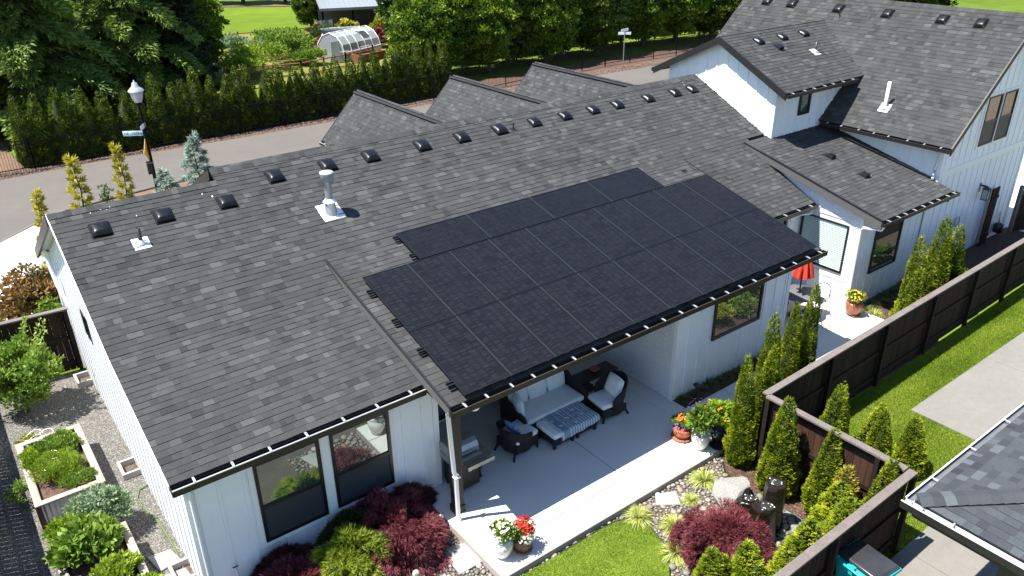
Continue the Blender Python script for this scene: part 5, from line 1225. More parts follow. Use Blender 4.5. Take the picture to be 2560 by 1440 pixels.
# ================================================================== garden shrubs
def shrub(name, label, cat, loc, parts, rz=0, scale=1, group=None): return tree(name, label, cat, loc, parts, rz, group, scale)
shrub('laceleaf_maple', 'large crimson laceleaf maple mound in the stone garden by the front fence', 'shrub', (8.0, -4.82, -.15), [('foliage', mound_mesh('foliage', .76, .86, 9000, 3, 'maple_red', .10, .010, lump=.32)), ('opaque_core', half_core(.76, .86, 'maple_dark')), ('trunk', trunk_mesh(.5, .05, .03))])
shrub('laceleaf_maple', 'large dusky purple laceleaf maple mound between the window and the slab corner', 'shrub', (3.25, -.85, -.15), [('foliage', mound_mesh('foliage', .86, .86, 8500, 4, 'maple_red', .11, .012, lump=.34)), ('opaque_core', half_core(.86, .86, 'maple_dark'))], scale=(1, .95, 1))
shrub('laceleaf_maple', 'lime green laceleaf maple mound below the tall windows', 'shrub', (2.3, -.95, -.15), [('foliage', mound_mesh('foliage', .60, .78, 6500, 5, 'maple_green', .12, .014, droop=.5, lump=.34)), ('opaque_core', half_core(.60, .78, 'maple_dkgreen'))])
shrub('laceleaf_maple', 'purple laceleaf maple at the bottom edge, left of the lime green one', 'shrub', (1.28, -.85, -.15), [('foliage', mound_mesh('foliage', .62, .62, 6500, 6, 'maple_red', .11, .012)), ('opaque_core', half_core(.62, .62, 'maple_dark'))])
shrub('laceleaf_maple', 'dark purple maple in the shade under the right tall window', 'shrub', (3.72, -.30, -.15), [('foliage', mound_mesh('foliage', .62, .72, 5000, 7, 'maple_dark', .11, .012)), ('opaque_core', half_core(.62, .72, 'maple_dark'))], scale=(1.2, .5, 1))
shrub('green_shrub', 'dark green feathery shrub in the shade under the tall windows', 'shrub', (2.55, -.40, -.15), [('foliage', mound_mesh('foliage', .60, .80, 5000, 8, 'maple_dkgreen', .12, .013)), ('opaque_core', half_core(.60, .80, 'maple_dkgreen'))], scale=(1, .6, 1))
shrub('laceleaf_maple', 'small dark purple maple in the shade against the wall below the left window', 'shrub', (1.3, -.30, -.15), [('foliage', mound_mesh('foliage', .60, .62, 4500, 9, 'maple_dark', .11, .012)), ('opaque_core', half_core(.60, .62, 'maple_dark'))], scale=(1, .5, 1))
HK = [clump_mesh(420, .42, .012, 60+i, 'hak') for i in range(2)]
for (x, y, s, lab) in [(9.30, -3.22, 1.0, 'striped lime grass clump beside the granite boulder and the slab'), (8.62, -3.45, .62, 'smallest striped lime grass clump, left of the boulder'), (7.42, -3.15, .95, 'striped lime grass clump at the lawn tip beside the slab edge'),
                       (7.78, -3.78, 1.0, 'striped lime grass clump below the square stepping stone'), (7.3, -4.25, .95, 'striped lime grass clump at the lawn edge left of the red maple')]:
    tree('grass_clump', lab, 'ornamental grass', (x, y, -.15), [('blades', HK[R.randrange(2)])], R.uniform(0, 6), 'striped ornamental grasses', s)
SG = clump_mesh(260, .34, .010, 71, 'drygrass')
gi = 0
for k in range(13):
    x = 11.1+k*.32
    tree('sedge_clump', 'brown-green sedge clump in the strip along the shaded wall, %s from the left' % ordn(k), 'ornamental grass', (x, -1.08+R.uniform(-.06, .06), -.02), [('blades', SG)], R.uniform(0, 6), 'sedges along the shaded wall', R.uniform(.75, 1.1))
for k in range(14):
    x = 19.0+k*.42
    tree('sedge_clump', 'shaded sedge clump at the foot of the right wing wall, %s from the left' % ordn(k), 'ornamental grass', (x, -1.15+R.uniform(-.15, .15), -.15), [('blades', SG)], R.uniform(0, 6), 'sedges along the right wing wall', R.uniform(.9, 1.3))
tree('sedge_clump', 'sunlit straw coloured grass tuft beside the far terracotta pot', 'ornamental grass', (18.85, -1.45, -.15), [('blades', clump_mesh(300, .5, .012, 72, 'hak'))], 0, None, .8)
shrub('leafy_shrub', 'light green leafy shrub behind the long fence right of the far terracotta pot', 'shrub', (19.3, -2.2, -.15), [('foliage', crown_mesh('foliage', [blob_crown((0, 0, .5), (.5, .4, .5), 26, 60, .09, 81, 'leaf')], 'leaf')), ('stem', trunk_mesh(.5, .02, .01))])
# boulders and standing stones
def boulder(name, label, cat, loc, sc_, seed, m, rz=0, rough=.16):
    r = np.random.default_rng(seed); V = IV3.copy(); k = nrm(r.normal(size=(18, 3)))
    for q in k:
        d = V@q; lim = r.uniform(.42, .8); V = V-np.maximum(d-lim, 0)[:, None]*q*.97
    V *= 1+r.normal(0, .012, (len(V), 1)); me = fast_mesh(name, V*np.array(sc_), IF3, np.full(len(IF3), .5), False); o = ob(name, me, m); o.location = loc; o.rotation_euler.z = rz; return tag(o, label, cat)
boulder('boulder', 'big pale granite boulder in the river stones', 'rock', (9.28, -3.95, -.08), (.66, .46, .46), 23, 'rock', .3)
boulder('boulder', 'low pale stone half buried behind the standing stones', 'rock', (9.55, -5.35, -.12), (.28, .22, .16), 9, 'rock', 1.3)
def column(label, loc, r0, h, rz, seed):
    mb = MB(); n = 7; rr = np.random.default_rng(seed); rad = [r0*rr.uniform(.8, 1.2) for _ in range(n)]; an = [2*pi*(k+rr.uniform(-.22, .22))/n for k in range(n)]
    prof = []; lx, ly = rr.uniform(-.05, .05, 2)
    for (z, q_) in [(0, 1.08), (h*.35, 1.0), (h*.7, .97), (h*.94, .93), (h, .84)]:
        prof += [(rad[k]*q_*cos(an[k])*rr.uniform(.95, 1.05)+lx*z, rad[k]*q_*sin(an[k])*rr.uniform(.95, 1.05)+ly*z, z+(rr.uniform(-.03, .03) if z > h*.5 else 0)) for k in range(n)]
    mb.add(prof, [(i*n+k, i*n+(k+1) % n, (i+1)*n+(k+1) % n, (i+1)*n+k) for i in range(4) for k in range(n)]+[tuple(range(4*n, 5*n))])
    t = thing('standing_stone', label, 'rock', loc, rz, 'wet basalt fountain columns'); ob('stone', mb, 'wetrock', t)
    ob('water_sheet', MB().lathe([(r0*.5, h+.012), (.01, h+.02)], 9), 'water', t)
    foam = MB()
    for k in range(9):
        a = rr.uniform(0, 6.28); q = r0*rr.uniform(.1, .6); foam.lathe([(.001, .022), (.012, .014), (.02, .006)], 6, (q*cos(a), q*sin(a), h+.004))
    o = ob('foam', foam, 'foam', t); o['kind'] = 'stuff'
column('tallest wet dark basalt column with water running over it', (9.28, -4.85, -.16), .23, 1.08, .3, 1)
column('short wet basalt column with bubbling top beside the pond stones', (9.12, -4.45, -.16), .20, .50, 1.1, 2)
column('wet basalt column nearest the red maple, middle height', (8.88, -4.98, -.16), .24, .80, .8, 3)
o = sheet('pond_water', pond, -.148, 'water')
# ================================================================== potted plants
def flowers(n, cen, rad, size, m, seed, name='flowers'):
    r = np.random.default_rng(seed); u = nrm(r.normal(size=(n, 3))); u[:, 2] = abs(u[:, 2]); C = np.array(cen)+u*np.array(rad)*r.uniform(.85, 1.08, (n, 1)); V, F = [], []; k = 0
    parts = []
    for j in range(7):
        a = j*.9; D = nrm(np.cross(u, np.roll(u, 1, 1)))*cos(a)+nrm(np.cross(u, np.cross(u, np.roll(u, 1, 1))))*sin(a)+u*.45
        v, f = leaf_quads(C, D, size, size*.75, r, S=nrm(np.cross(D, u))); parts.append((v, f, r.random(n)))
    return crown_mesh(name, parts, m)
def potlathe(t, prof, m, name='pot'):
    return ob(name, MB().lathe(prof, 28), m, t)
t = thing('white_flower_pot', 'white glazed pot of white flowers at the near corner of the slab', 'potted plant', (4.62, -2.40, 0))
potlathe(t, [(.10, 0), (.17, .12), (.21, .28), (.19, .36), (.15, .41), (.17, .43), (.15, .42)], 'ceramic'); ob('foliage', crown_mesh('foliage', [blob_crown((0, 0, .56), (.23, .23, .22), 26, 60, .07, 90, 'leaflight')], 'leaflight'), None, t); ob('flowers', flowers(70, (0, 0, .58), (.27, .27, .26), .03, 'whitepet', 91), None, t)
t = thing('red_flower_pot', 'brown pot of red and white geraniums beside the white glazed pot', 'potted plant', (5.02, -2.50, 0))
potlathe(t, [(.12, .03), (.18, .14), (.20, .26), (.18, .33), (.16, .32)], 'pot_brown'); ob('saucer', MB().lathe([(.17, 0), (.19, .035), (.17, .04)], 20), 'saucer', t)
ob('foliage', crown_mesh('foliage', [blob_crown((0, 0, .42), (.19, .19, .16), 18, 46, .07, 92, 'leaf')], 'leaf'), None, t); ob('red_flowers', flowers(130, (.05, .04, .46), (.22, .22, .20), .032, 'red', 93), None, t); ob('white_flowers', flowers(60, (-.03, -.15, .36), (.15, .10, .12), .026, 'whitepet', 94), None, t)
t = thing('white_flower_pot', 'white glazed pot with leafy plants and small white blooms at the far slab corner', 'potted plant', (9.95, -2.52, 0))
potlathe(t, [(.11, 0), (.18, .14), (.21, .30), (.19, .38), (.20, .40), (.17, .39)], 'ceramic'); ob('foliage', crown_mesh('foliage', [blob_crown((0, 0, .68), (.25, .25, .34), 30, 46, .13, 95, 'leaf', wl=.6)], 'leaf'), None, t); ob('white_flowers', flowers(50, (.05, -.05, .42), (.28, .26, .10), .024, 'whitepet', 96), None, t)
ob('red_flowers', flowers(14, (.12, .12, .92), (.12, .12, .10), .04, 'red', 97), None, t); ob('purple_flowers', flowers(30, (.05, .2, 1.0), (.3, .16, .12), .018, 'purple', 98), None, t)
t = thing('terracotta_flower_pot', 'wide terracotta pot of orange, yellow and purple flowers behind the white pot', 'potted plant', (9.93, -2.02, 0))
potlathe(t, [(.13, .03), (.20, .12), (.22, .26), (.20, .27)], 'terracotta'); ob('saucer', MB().lathe([(.21, 0), (.25, .04), (.23, .05)], 22), 'saucer', t)
ob('foliage', crown_mesh('foliage', [blob_crown((0, 0, .38), (.26, .24, .16), 20, 40, .08, 99, 'leaf')], 'leaf'), None, t); ob('orange_flowers', flowers(26, (.05, .03, .46), (.18, .18, .13), .04, 'orange', 100), None, t); ob('yellow_flowers', flowers(22, (.12, -.05, .42), (.16, .16, .14), .035, 'yellowpet', 101), None, t); ob('purple_flowers', flowers(26, (-.15, -.05, .36), (.16, .16, .12), .022, 'purple', 102), None, t)
t = thing('lime_plant_pot', 'dark pot overflowing with lime leaves and red daisies next to the tall slim arborvitae', 'potted plant', (10.52, -2.55, 0))
potlathe(t, [(.14, 0), (.20, .3), (.18, .31)], 'darkmetal'); ob('foliage', crown_mesh('foliage', [blob_crown((.05, 0, .58), (.42, .36, .34), 34, 46, .11, 103, 'lime', wl=.7)], 'lime'), None, t); ob('red_flowers', flowers(22, (-.1, -.1, .62), (.32, .26, .3), .04, 'orange', 104), None, t)
t = thing('terracotta_flower_pot', 'round terracotta pot of yellow flowers on the far small patio', 'potted plant', (18.15, -1.15, 0))
potlathe(t, [(.14, .05), (.22, .18), (.24, .38), (.22, .44), (.20, .43)], 'terracotta'); ob('feet', MB().box(-.16, -.08, -.16, -.08, 0, .05).box(.08, .16, -.16, -.08, 0, .05).box(-.04, .04, .1, .18, 0, .05), 'saucer', t)
ob('foliage', crown_mesh('foliage', [blob_crown((0, 0, .56), (.27, .27, .18), 22, 46, .08, 105, 'leaf')], 'leaf'), None, t); ob('yellow_flowers', flowers(70, (0, 0, .60), (.28, .28, .18), .035, 'yellowpet', 106), None, t)
t = thing('water_dish', 'flat dark dish on the slab behind the white glazed pot', 'dish', (10.3, -2.72, .0)); ob('plate', MB().lathe([(.15, 0), (.18, .03), (.16, .02), (.01, .015)], 20), 'darkmetal', t)

# ================================================================== left yard: planters and shrubs
def planter(label, x0, x1, y0, y1, zt, group):
    t = thing('raised_planter', label, 'planter', ((x0+x1)/2, (y0+y1)/2, -.2), 0, group); w, d = (x1-x0)/2, (y1-y0)/2; H = zt+.2
    # corrugated sides
    for (ax, c0, c1, s) in [('x', -w+.1, w-.1, -d+.06), ('x', -w+.1, w-.1, d-.06), ('y', -d+.1, d-.1, -w+.06), ('y', -d+.1, d-.1, w-.06)]:
        n = int((c1-c0)/.02); V = []
        for i in range(n+1):
            q = c0+(c1-c0)*i/n; o_ = s+.012*sin(i*1.4)
            V += [((q, o_, .03) if ax == 'x' else (o_, q, .03)), ((q, o_, H-.05) if ax == 'x' else (o_, q, H-.05))]
        ob('corrugated_side', MB().add(V, [(2*i, 2*i+2, 2*i+3, 2*i+1) for i in range(n)], .5, True), 'corrugated', t)
    for sx in (-1, 1):
        for sy in (-1, 1): ob('post', B(sx*w-.05-(.05 if sx > 0 else -.05), sx*w+.05-(.05 if sx > 0 else -.05), sy*d-.05-(.05 if sy > 0 else -.05), sy*d+.05-(.05 if sy > 0 else -.05), 0, H-.045), 'redwood', t)
    b = .14
    for (a0, a1, b0, b1) in [(-w, w, -d, -d+b), (-w, w, d-b, d), (-w, -w+b, -d+b+.003, d-b-.003), (w-b, w, -d+b+.003, d-b-.003)]: bevel(ob('cap_board', B(a0, a1, b0, b1, H-.042, H), 'wood', t), .006, 1)
    ob('soil', B(-w+.08, w-.08, -d+.08, d-.08, H-.2, H-.10), 'soil', t); return t
planter('raised planter with pale wooden cap boards full of dill and herbs', -2.02, -.74, 3.82, 6.30, .42, 'raised planters on the gravel')
planter('second raised planter nearer the bottom edge, full of bean plants', -1.98, -.72, -.8, 2.35, .42, 'raised planters on the gravel')
def veg(name, label, loc, rad, K, n, leaf, seed, m, up=.4, wl=.5, group=None, cat='plant'):
    t = thing(name, label, cat, loc, 0, group); ob('foliage', crown_mesh('foliage', [blob_crown((0, 0, rad[2]*.6), rad, K, n, leaf, seed, m, up, wl)], m), None, t); return t
veg('herb_plant', 'feathery yellow-green dill covering the front half of the herb planter', (-1.45, 4.75, .32), (.50, .55, .26), 90, 130, .06, 201, 'leaflight', .7, .25)
veg('herb_plant', 'low feathery green herbs at the near end of the herb planter', (-1.2, 4.25, .32), (.40, .30, .16), 40, 90, .055, 212, 'leaf', .6, .3)
veg('herb_plant', 'green leafy parsley in the far half of the herb planter', (-1.30, 5.60, .32), (.45, .42, .24), 70, 120, .06, 202, 'leaf', .6, .35)
veg('herb_plant', 'yellowing herb seedlings at the left edge of the herb planter', (-1.82, 5.5, .32), (.20, .5, .18), 40, 80, .06, 203, 'lime', .6, .35)
tree('chive_clump', 'spiky chives at the back edge of the herb planter', 'plant', (-1.15, 6.08, .34), [('blades', clump_mesh(220, .38, .007, 204, 'leaf', .6))], 0, None, 1)
veg('yellow_flower_plant', 'small yellow flowering plant in the gravel behind the herb planter', (-1.75, 6.75, -.2), (.28, .25, .35), 20, 50, .06, 205, 'yellowbush')
veg('pea_vine', 'grey-green sprawling pea vine between the two planters', (-1.05, 3.05, -.1), (.62, .58, .62), 60, 110, .085, 206, 'peas', .1, .45)
veg('bean_plant', 'bright green broad-leaved bean plant filling the second planter', (-1.45, 2.0, .30), (.55, .50, .34), 40, 46, .17, 207, 'leaf', .1, .75)
veg('bean_plant', 'lime green bean plant behind the broad-leaved one', (-1.72, 2.75, -.1), (.30, .30, .62), 26, 60, .09, 208, 'lime', .4, .5)
veg('lettuce_plant', 'light green leafy crop at the near end of the second planter', (-1.15, 1.05, .32), (.40, .42, .22), 30, 46, .11, 209, 'leaflight', .5, .6)
veg('lettuce_plant', 'pale lime lettuce at the bottom edge of the photo', (-.85, .35, .32), (.28, .3, .22), 22, 50, .09, 210, 'lime', .5, .7)
veg('herb_plant', 'dark green parsley under the pea vine in the second planter', (-.98, 2.0, .32), (.22, .26, .22), 20, 60, .05, 211, 'leaf', .5, .5)
# looped wire supports
t = thing('wire_hoops', 'thin white wire rings standing in the herb planter', 'plant support', (-1.6, 5.3, .42))
for k in range(5):
    a0 = R.uniform(0, 6); cx, cy = R.uniform(-.2, .3), R.uniform(-.6, .9); ob('ring', MB().tube([(cx+.2*cos(a), cy+.2*sin(a), .1+.05*k+.05*sin(a*2)) for a in np.linspace(0, 6.1, 20)], .004, 4), 'alu', t)
# large leafy shrub in the rear left yard
t = thing('leafy_shrub', 'big bushy bright green shrub on the gravel in front of the rear left fence', 'shrub', (-1.55, 8.55, -.2))
parts = [blob_crown((0, 0, 1.05), (.95, 1.0, 1.0), 120, 80, .10, 220, 'leaf', .5, .5, full=True, cr=(.12, .24), tvar=.18)]
r = np.random.default_rng(221)
for k in range(16):
    a = r.uniform(0, 6.28); P = np.array([[cos(a)*(.55+.35*q), sin(a)*(.55+.35*q), 1.6+.55*q] for q in np.linspace(0, 1, 26)]); D = r.normal(0, .6, (26, 3))+[0, 0, .5]; v, f = leaf_quads(P, D, .10, .05, r); parts.append((v, f, np.full(26, .8)))
ob('foliage', crown_mesh('foliage', parts, 'leaf'), None, t); ob('stem', trunk_mesh(.9, .05, .02, 3), None, t)
veg('shrub_sprig', 'small leafy shoot growing beside the herb planter over the shadow', (-2.2, 4.9, -.2), (.25, .3, .45), 14, 30, .07, 230, 'leaf')

# plants along the inner side of the long fence, mirrored in the windows
veg('yellow_flower_shrub', 'yellow flowering shrub low behind the long fence by the small patio', (14.9, -2.75, -.15), (.45, .35, .5), 26, 50, .08, 260, 'yellowbush', .4, .5, cat='shrub')
for i, (x, y) in enumerate([(15.9, -2.8), (17.2, -2.8), (20.6, -2.45), (21.6, -2.3), (22.6, -2.1), (13.9, -2.75)]):
    veg('fence_shrub', 'low green shrub tucked behind the long fence, %s of six' % ordn(i), (x, y, -.15), (.5, .35, .42), 24, 50, .09, 270+i, ['leaf', 'bigdark', 'lime'][i % 3], .4, .5, group='low shrubs along the long fence', cat='shrub')
# bird droppings near the ridge
mb = MB()
for k in range(11):
    x = R.choice([R.uniform(-.1, 1.6), R.uniform(-.1, 19)]); y = (6.02 if x < 3.1 else 6.34)-abs(R.gauss(0, .12)); z = p1z(y)+.018; q = R.uniform(.006, .017); yy = q*R.uniform(.8, 2.2)
    mb.add([(x-q, y-yy*.904, z-yy*.427), (x+q*.6, y-yy, z-yy*.472), (x+q, y+yy*.5, z+yy*.236), (x-q*.4, y+yy, z+yy*.472)], [(0, 1, 2, 3)])
o = ob('bird_droppings', mb, 'trim', house); o['kind'] = 'stuff'
# ================================================================== behind the house on the left
veg('bronze_maple', 'orange-bronze maple shrub beyond the rear left fence', (-.55, 11.9, -.15), (1.0, .9, 1.5), 80, 90, .13, 240, 'bronze', .3, .6, cat='shrub')
veg('bronze_maple', 'pinkish maple shrub at the left edge above the rear fence', (-2.1, 12.9, -.15), (.9, .8, 1.9), 70, 90, .13, 241, 'bronze', .3, .6, cat='shrub')
veg('green_shrub', 'green shrub against the house wall beyond the rear fence', (-.35, 10.9, -.15), (.7, .5, 1.1), 50, 80, .11, 242, 'leaf', .3, .6, cat='shrub')
veg('green_shrub', 'dark green shrub low behind the rear left fence', (-1.9, 11.0, -.15), (1.0, .6, .9), 50, 80, .11, 243, 'bigdark', .3, .6, cat='shrub')
t = thing('stone_pillar', 'low stone pillar with a pale cap by the rear driveway', 'pillar', (-.05, 15.6, -.15))
for k in range(4):
    for i in range(2): bevel(ob('stone', B(-.25+i*.26+(.03 if k % 2 else 0)-.02, -.25+i*.26+.235+(.03 if k % 2 else 0)-.02, -.25, .25, k*.2, k*.2+.19), 'rock', t), .02, 1)
bevel(ob('cap', B(-.32, .32, -.32, .32, .8, .88), 'paver', t), .01, 1)
GF, GB = tier_mesh(3.4, .62, 54, 250, 'gold', .17, .16, 26, .16, .03, .026, .34)
for (x, y, tp, lab, w) in [(1.45, 14.0, (180, 392), 'golden-yellow conifer above the left end of the ridge, middle of three', 1.0), (2.68, 14.0, (290, 362), 'golden-yellow conifer above the ridge, rightmost of three', .85), (.30, 13.2, (93, 478), 'golden-yellow conifer left of the roof corner, leftmost of three', .85)]:
    H = top_of(tp[0], tp[1], x, y)+.15
    t = tree('golden_conifer', lab, 'tree', (x, y, -.15), [('foliage', GF), ('branches', GB), ('trunk', trunk_mesh(3.3, .05, .01))], R.uniform(0, 6), 'golden conifers behind the house', (w, w, H/3.4))
BF, BB = tier_mesh(3.6, 1.30, 64, 251, 'blue', .16, -.16, 56, .24, .04, .022, .34)
H = top_of(480, 333, 4.9, 14)+.15
tree('blue_conifer', 'pale blue-green conifer with a drooping tip behind the ridge', 'tree', (4.9, 14, -.15), [('foliage', BF), ('branches', BB), ('trunk', trunk_mesh(3.5, .06, .01))], 0, None, (1.05, 1.05, H/3.6))
tree('blue_conifer', 'low spreading blue-green conifer left of the taller blue one', 'tree', (3.9, 14.2, -.15), [('foliage', BF), ('branches', BB)], 2, None, (.95, .95, (top_of(400, 440, 3.9, 14.2)+.35)/3.6))
veg('thin_sapling', 'thin dark green sapling between two golden conifers', (2.15, 14.1, 1.6), (.10, .10, 1.35), 12, 40, .08, 252, 'bigdark', .5, .5, cat='plant')
veg('bronze_sprig', 'small orange-leaved shrub tip just above the main ridge', (8.3, 13.6, 2.9), (.7, .4, .25), 16, 20, .09, 253, 'bronze', .5, .5, cat='shrub')
veg('green_sprig', 'leafy tips showing above the ridge near the upper gable', (21.5, 14.5, 2.6), (.9, .4, .35), 10, 12, .12, 254, 'leaf', .6, .5, cat='shrub')

# ================================================================== street lamp and signs
t = thing('street_lamp', 'black street lamp with a pale acorn-shaped lantern beside the road', 'street lamp', (4.92, 20.3, -.15))
zt = top_of(337, 200, 4.92, 20.3)+.15
ob('pole', MB().tube([(0, 0, 0), (0, 0, zt-.85)], .075, 12, .055), 'iron', t); ob('base', MB().lathe([(.2, 0), (.18, .3), (.1, .5), (.08, .7)], 14), 'iron', t)
ob('lantern_fitter', MB().lathe([(.055, zt-.95), (.13, zt-.88), (.15, zt-.82), (.12, zt-.80)], 14), 'iron', t); g = ob('lantern_globe', MB().lathe([(.13, zt-.80), (.20, zt-.6), (.235, zt-.42), (.225, zt-.40)], 20), 'lampglass', t)
ob('lantern_cap', MB().lathe([(.28, zt-.40), (.27, zt-.36), (.17, zt-.27), (.11, zt-.2), (.09, zt-.1), (.03, zt-.06), (.02, zt)], 20), 'lampcap', t)
def plate(parent, name, w, h, m, thick=.008): return bevel(ob(name, B(-w/2, w/2, -thick/2, thick/2, -h/2, h/2), m, parent), .003, 1)
def text(parent, s, size, m, loc, rz=0):
    c = bpy.data.curves.new('lettering', 'FONT'); c.body = s; c.size = size; c.align_x = 'CENTER'; c.align_y = 'CENTER'; c.extrude = .001
    to = bpy.data.objects.new('lettering', c); COL.objects.link(to); dg = bpy.context.evaluated_depsgraph_get(); me = bpy.data.meshes.new_from_object(to.evaluated_get(dg)); bpy.data.objects.remove(to); me.materials.clear(); me.materials.append(M[m]); o = bpy.data.objects.new('lettering', me); COL.objects.link(o); o.parent = parent; o.location = loc; o.rotation_euler = (pi/2, 0, rz); return o
rs = radians(-33)
zs = top_of(338, 333, 4.6, 20.3)
t = thing('street_name_sign', 'pale blue street name sign reading NE 102nd Ave on the street lamp', 'sign', (4.92-.42, 20.2+.12, zs), rs)
plate(t, 'plate', .72, .19, 'signblue'); text(t, 'NE  102', .15, 'signink', (-.08, -.007, -.01)); text(t, 'nd', .08, 'signink', (.165-.0, -.007, .035)); text(t, 'Ave', .12, 'signink', (.265, -.007, -.01))
t = thing('street_name_sign', 'second street name sign above the first, seen almost edge-on', 'sign', (4.85, 20.1, zs+.24), radians(60)); plate(t, 'plate', .6, .17, 'signwhite')
t = thing('warning_sign', 'yellow diamond warning sign seen edge-on on the street lamp', 'sign', (4.84, 20.2, zs-.66), radians(60)); 
mb = MB(); mb.prism([(-.42, -.004, 0), (0, -.004, -.42), (.42, -.004, 0), (0, -.004, .42)], 0, (0, .008, 0)); ob('plate', mb, 'signyellow', t); ob('symbol', MB().box(-.02, .02, -.008, -.0045, -.2, .2).box(-.12, .12, -.008, -.0045, .02, .06), 'signink', t)
t = thing('sign_box', 'small dark box strapped to the street lamp below the yellow sign', 'box', (4.80, 20.2, zs-1.35)); ob('case', B(-.09, .09, -.05, .05, -.25, .25), 'darkmetal', t); ob('strap', B(-.10, .16, -.06, .12, .18, .20), 'steel', t)
t = thing('street_sign_post', 'distant grey post with two white street name plates by the dark trees', 'sign', (39.5, 29.9, -.15)); ob('post', MB().tube([(0, 0, 0), (0, 0, 2.5)], .035, 8), 'steel', t)
p1_ = ob('name_plate', B(-.45, .45, -.01, .01, 2.28, 2.46), 'signwhite', t); p1_.rotation_euler.z = radians(-38); p2_ = ob('name_plate', B(-.45, .45, -.01, .01, 2.5, 2.68), 'signwhite', t); p2_.rotation_euler.z = radians(12)

# ================================================================== iron fence and hedge across the road
def iron_fence(label, pts, h=1.45):
    t = thing('iron_fence', label, 'fence', (pts[0][0], pts[0][1], G0)); mb = MB(); o0 = Vector((pts[0][0], pts[0][1], 0))
    for (a, b) in zip(pts[:-1], pts[1:]):
        a, b = Vector((*a, 0))-o0, Vector((*b, 0))-o0; d = (b-a); L = d.length; d.normalize(); n = Vector((-d.y, d.x, 0))
        for z in (.18, h-.16, h-.02): 
            q = MB(); q.prism([a+n*-.018+Vector((0, 0, z)), a+n*.018+Vector((0, 0, z)), a+n*.018+Vector((0, 0, z+.035)), a+n*-.018+Vector((0, 0, z+.035))], 0, d*L); ob('rail', q, 'iron', t)
        k = int(L/.115)
        for i in range(k):
            p = a+d*(i*.115); mb.box(p.x-.007, p.x+.007, p.y-.007, p.y+.007, .06, h)
        for i in range(int(L/2.4)+1):
            p = a+d*min(i*2.4, L); ob('post', B(p.x-.025, p.x+.025, p.y-.025, p.y+.025, 0, h+.06), 'iron', t)
    o = ob('picket', mb, 'iron', t); o['kind'] = 'stuff'; return t
IFP = [(-10, 30.0), (2, 29.95), (16.5, 30.05), (27, 30.2), (39, 31.2), (54, 30.6)]
iron_fence('long black iron picket fence along the far side of the road', IFP)
HM = [(arb_mesh(3.1, .66, 3000, 300+i, 'hedge', 1.25), core_mesh(3.1, .66, .86)) for i in range(4)]
HPX = [(35, 240, -.2), (75, 250, .1), (130, 238, .1), (165, 243, 0), (200, 222, .1), (250, 238, 0), (300, 232, 0), (335, 240, 0), (382, 194, .1), (425, 210, 0), (462, 215, 0), (480, 190, .1), (515, 188, 0), (560, 196, 0), (590, 174, 0), (612, 170, 0), (655, 178, 0), (690, 162, 0), (720, 168, 0), (745, 166, .0), (780, 158, 0), (815, 165, 0), (845, 150, 0), (875, 145, 0), (905, 140, 0), (935, 134, 0), (960, 125, 0), (988, 120, 0), (1010, 112, 0), (1040, 110, 0), (1075, 108, 0), (1105, 112, 0)]
for i, (px, py, _) in enumerate(HPX):
    d = _f+_r*(px-1280)/FPX-_u*(py-720)/FPX; Y = 30.85+ (0 if px < 700 else (px-700)*.0012); q = (Y-CAM[1])/d[1]; X = CAM[0]+q*d[0]; H = CAM[2]+q*d[2]-G0+.12+R.uniform(-.1, .25)
    c, k = HM[i % 4]; w = .92 if i % 3 else .80
    tree('hedge_arborvitae', 'dark pointed arborvitae in the hedge across the road, %s from the left' % ordn(i), 'tree', (X, Y, G0), [('crown', c), ('opaque_core', k)], R.uniform(0, 6), 'hedge of arborvitae behind the iron fence', (w, w, H/3.1))

# ================================================================== big background trees
def conifer_tree(name, label, loc, h, R0, nb, seed, m, L, droop, per, lat, upc, wd, group=None, z0=.0):
    f, b = tier_mesh(h, R0, nb, seed, m, L, droop, per, lat, .3, wd, upc)
    t = tree(name, label, 'tree', loc, [('foliage', f), ('branches', b), ('trunk', trunk_mesh(h*.95, .3, .06, seed))], 0, group)
    return t
conifer_tree('cedar', 'large drooping cedar with pale green branch tips at the upper left', (3.6, 37.5, G0), 13, 5.2, 74, 401, 'cedar', .42, -.42, 520, .42, .30, .10)
conifer_tree('cedar', 'second drooping cedar between the pale-tipped one and the dark conifer', (9.2, 38.8, G0), 12, 4.6, 64, 402, 'cedar', .42, -.40, 460, .42, .28, .10)
conifer_tree('cedar', 'shaded cedar at the left edge behind the hedge', (-2.2, 39.5, G0), 13, 4.6, 60, 403, 'sequoia', .42, -.40, 420, .40, .28, .10)
f, b = tier_mesh(11, 2.3, 230, 404, 'sequoia', .30, .05, 260, .36, .3, .07, .15)
tree('dark_conifer', 'very dark dense rounded conifer left of the vegetable garden', 'tree', (11.1, 38.8, G0), [('foliage', f), ('branches', b), ('trunk', trunk_mesh(10, .35, .08))], 0, None, 1)
tree('dark_conifer', 'dark dense conifer behind the drooping cedars', 'tree', (12.2, 44.5, G0), [('foliage', f), ('branches', b)], 2, None, 1.15)
def leafy_tree(label, loc, rad, h, K, n, leaf, seed, m, group='leafy trees behind the iron fence', name='leafy_tree'):
    t = thing(name, label, 'tree', loc, 0, group)
    ob('crown', crown_mesh('crown', [blob_crown((0, 0, h*.5), (rad, rad, h*.50), K, n, leaf, seed, m, .2, .55, .82, .16, (.13, .26), True)], m), None, t); ob('trunk', trunk_mesh(h*.7, .2, .08, seed), None, t)
    V = IV2*np.array([rad*.52, rad*.52, h*.34])+[0, 0, h*.52]; me = fast_mesh('opaque_core', V, IF2, np.full(len(IF2), .4), True); me.materials.append(M['core']); ob('opaque_core', me, None, t); return t  # solid ellipsoid added inside the crown to block light
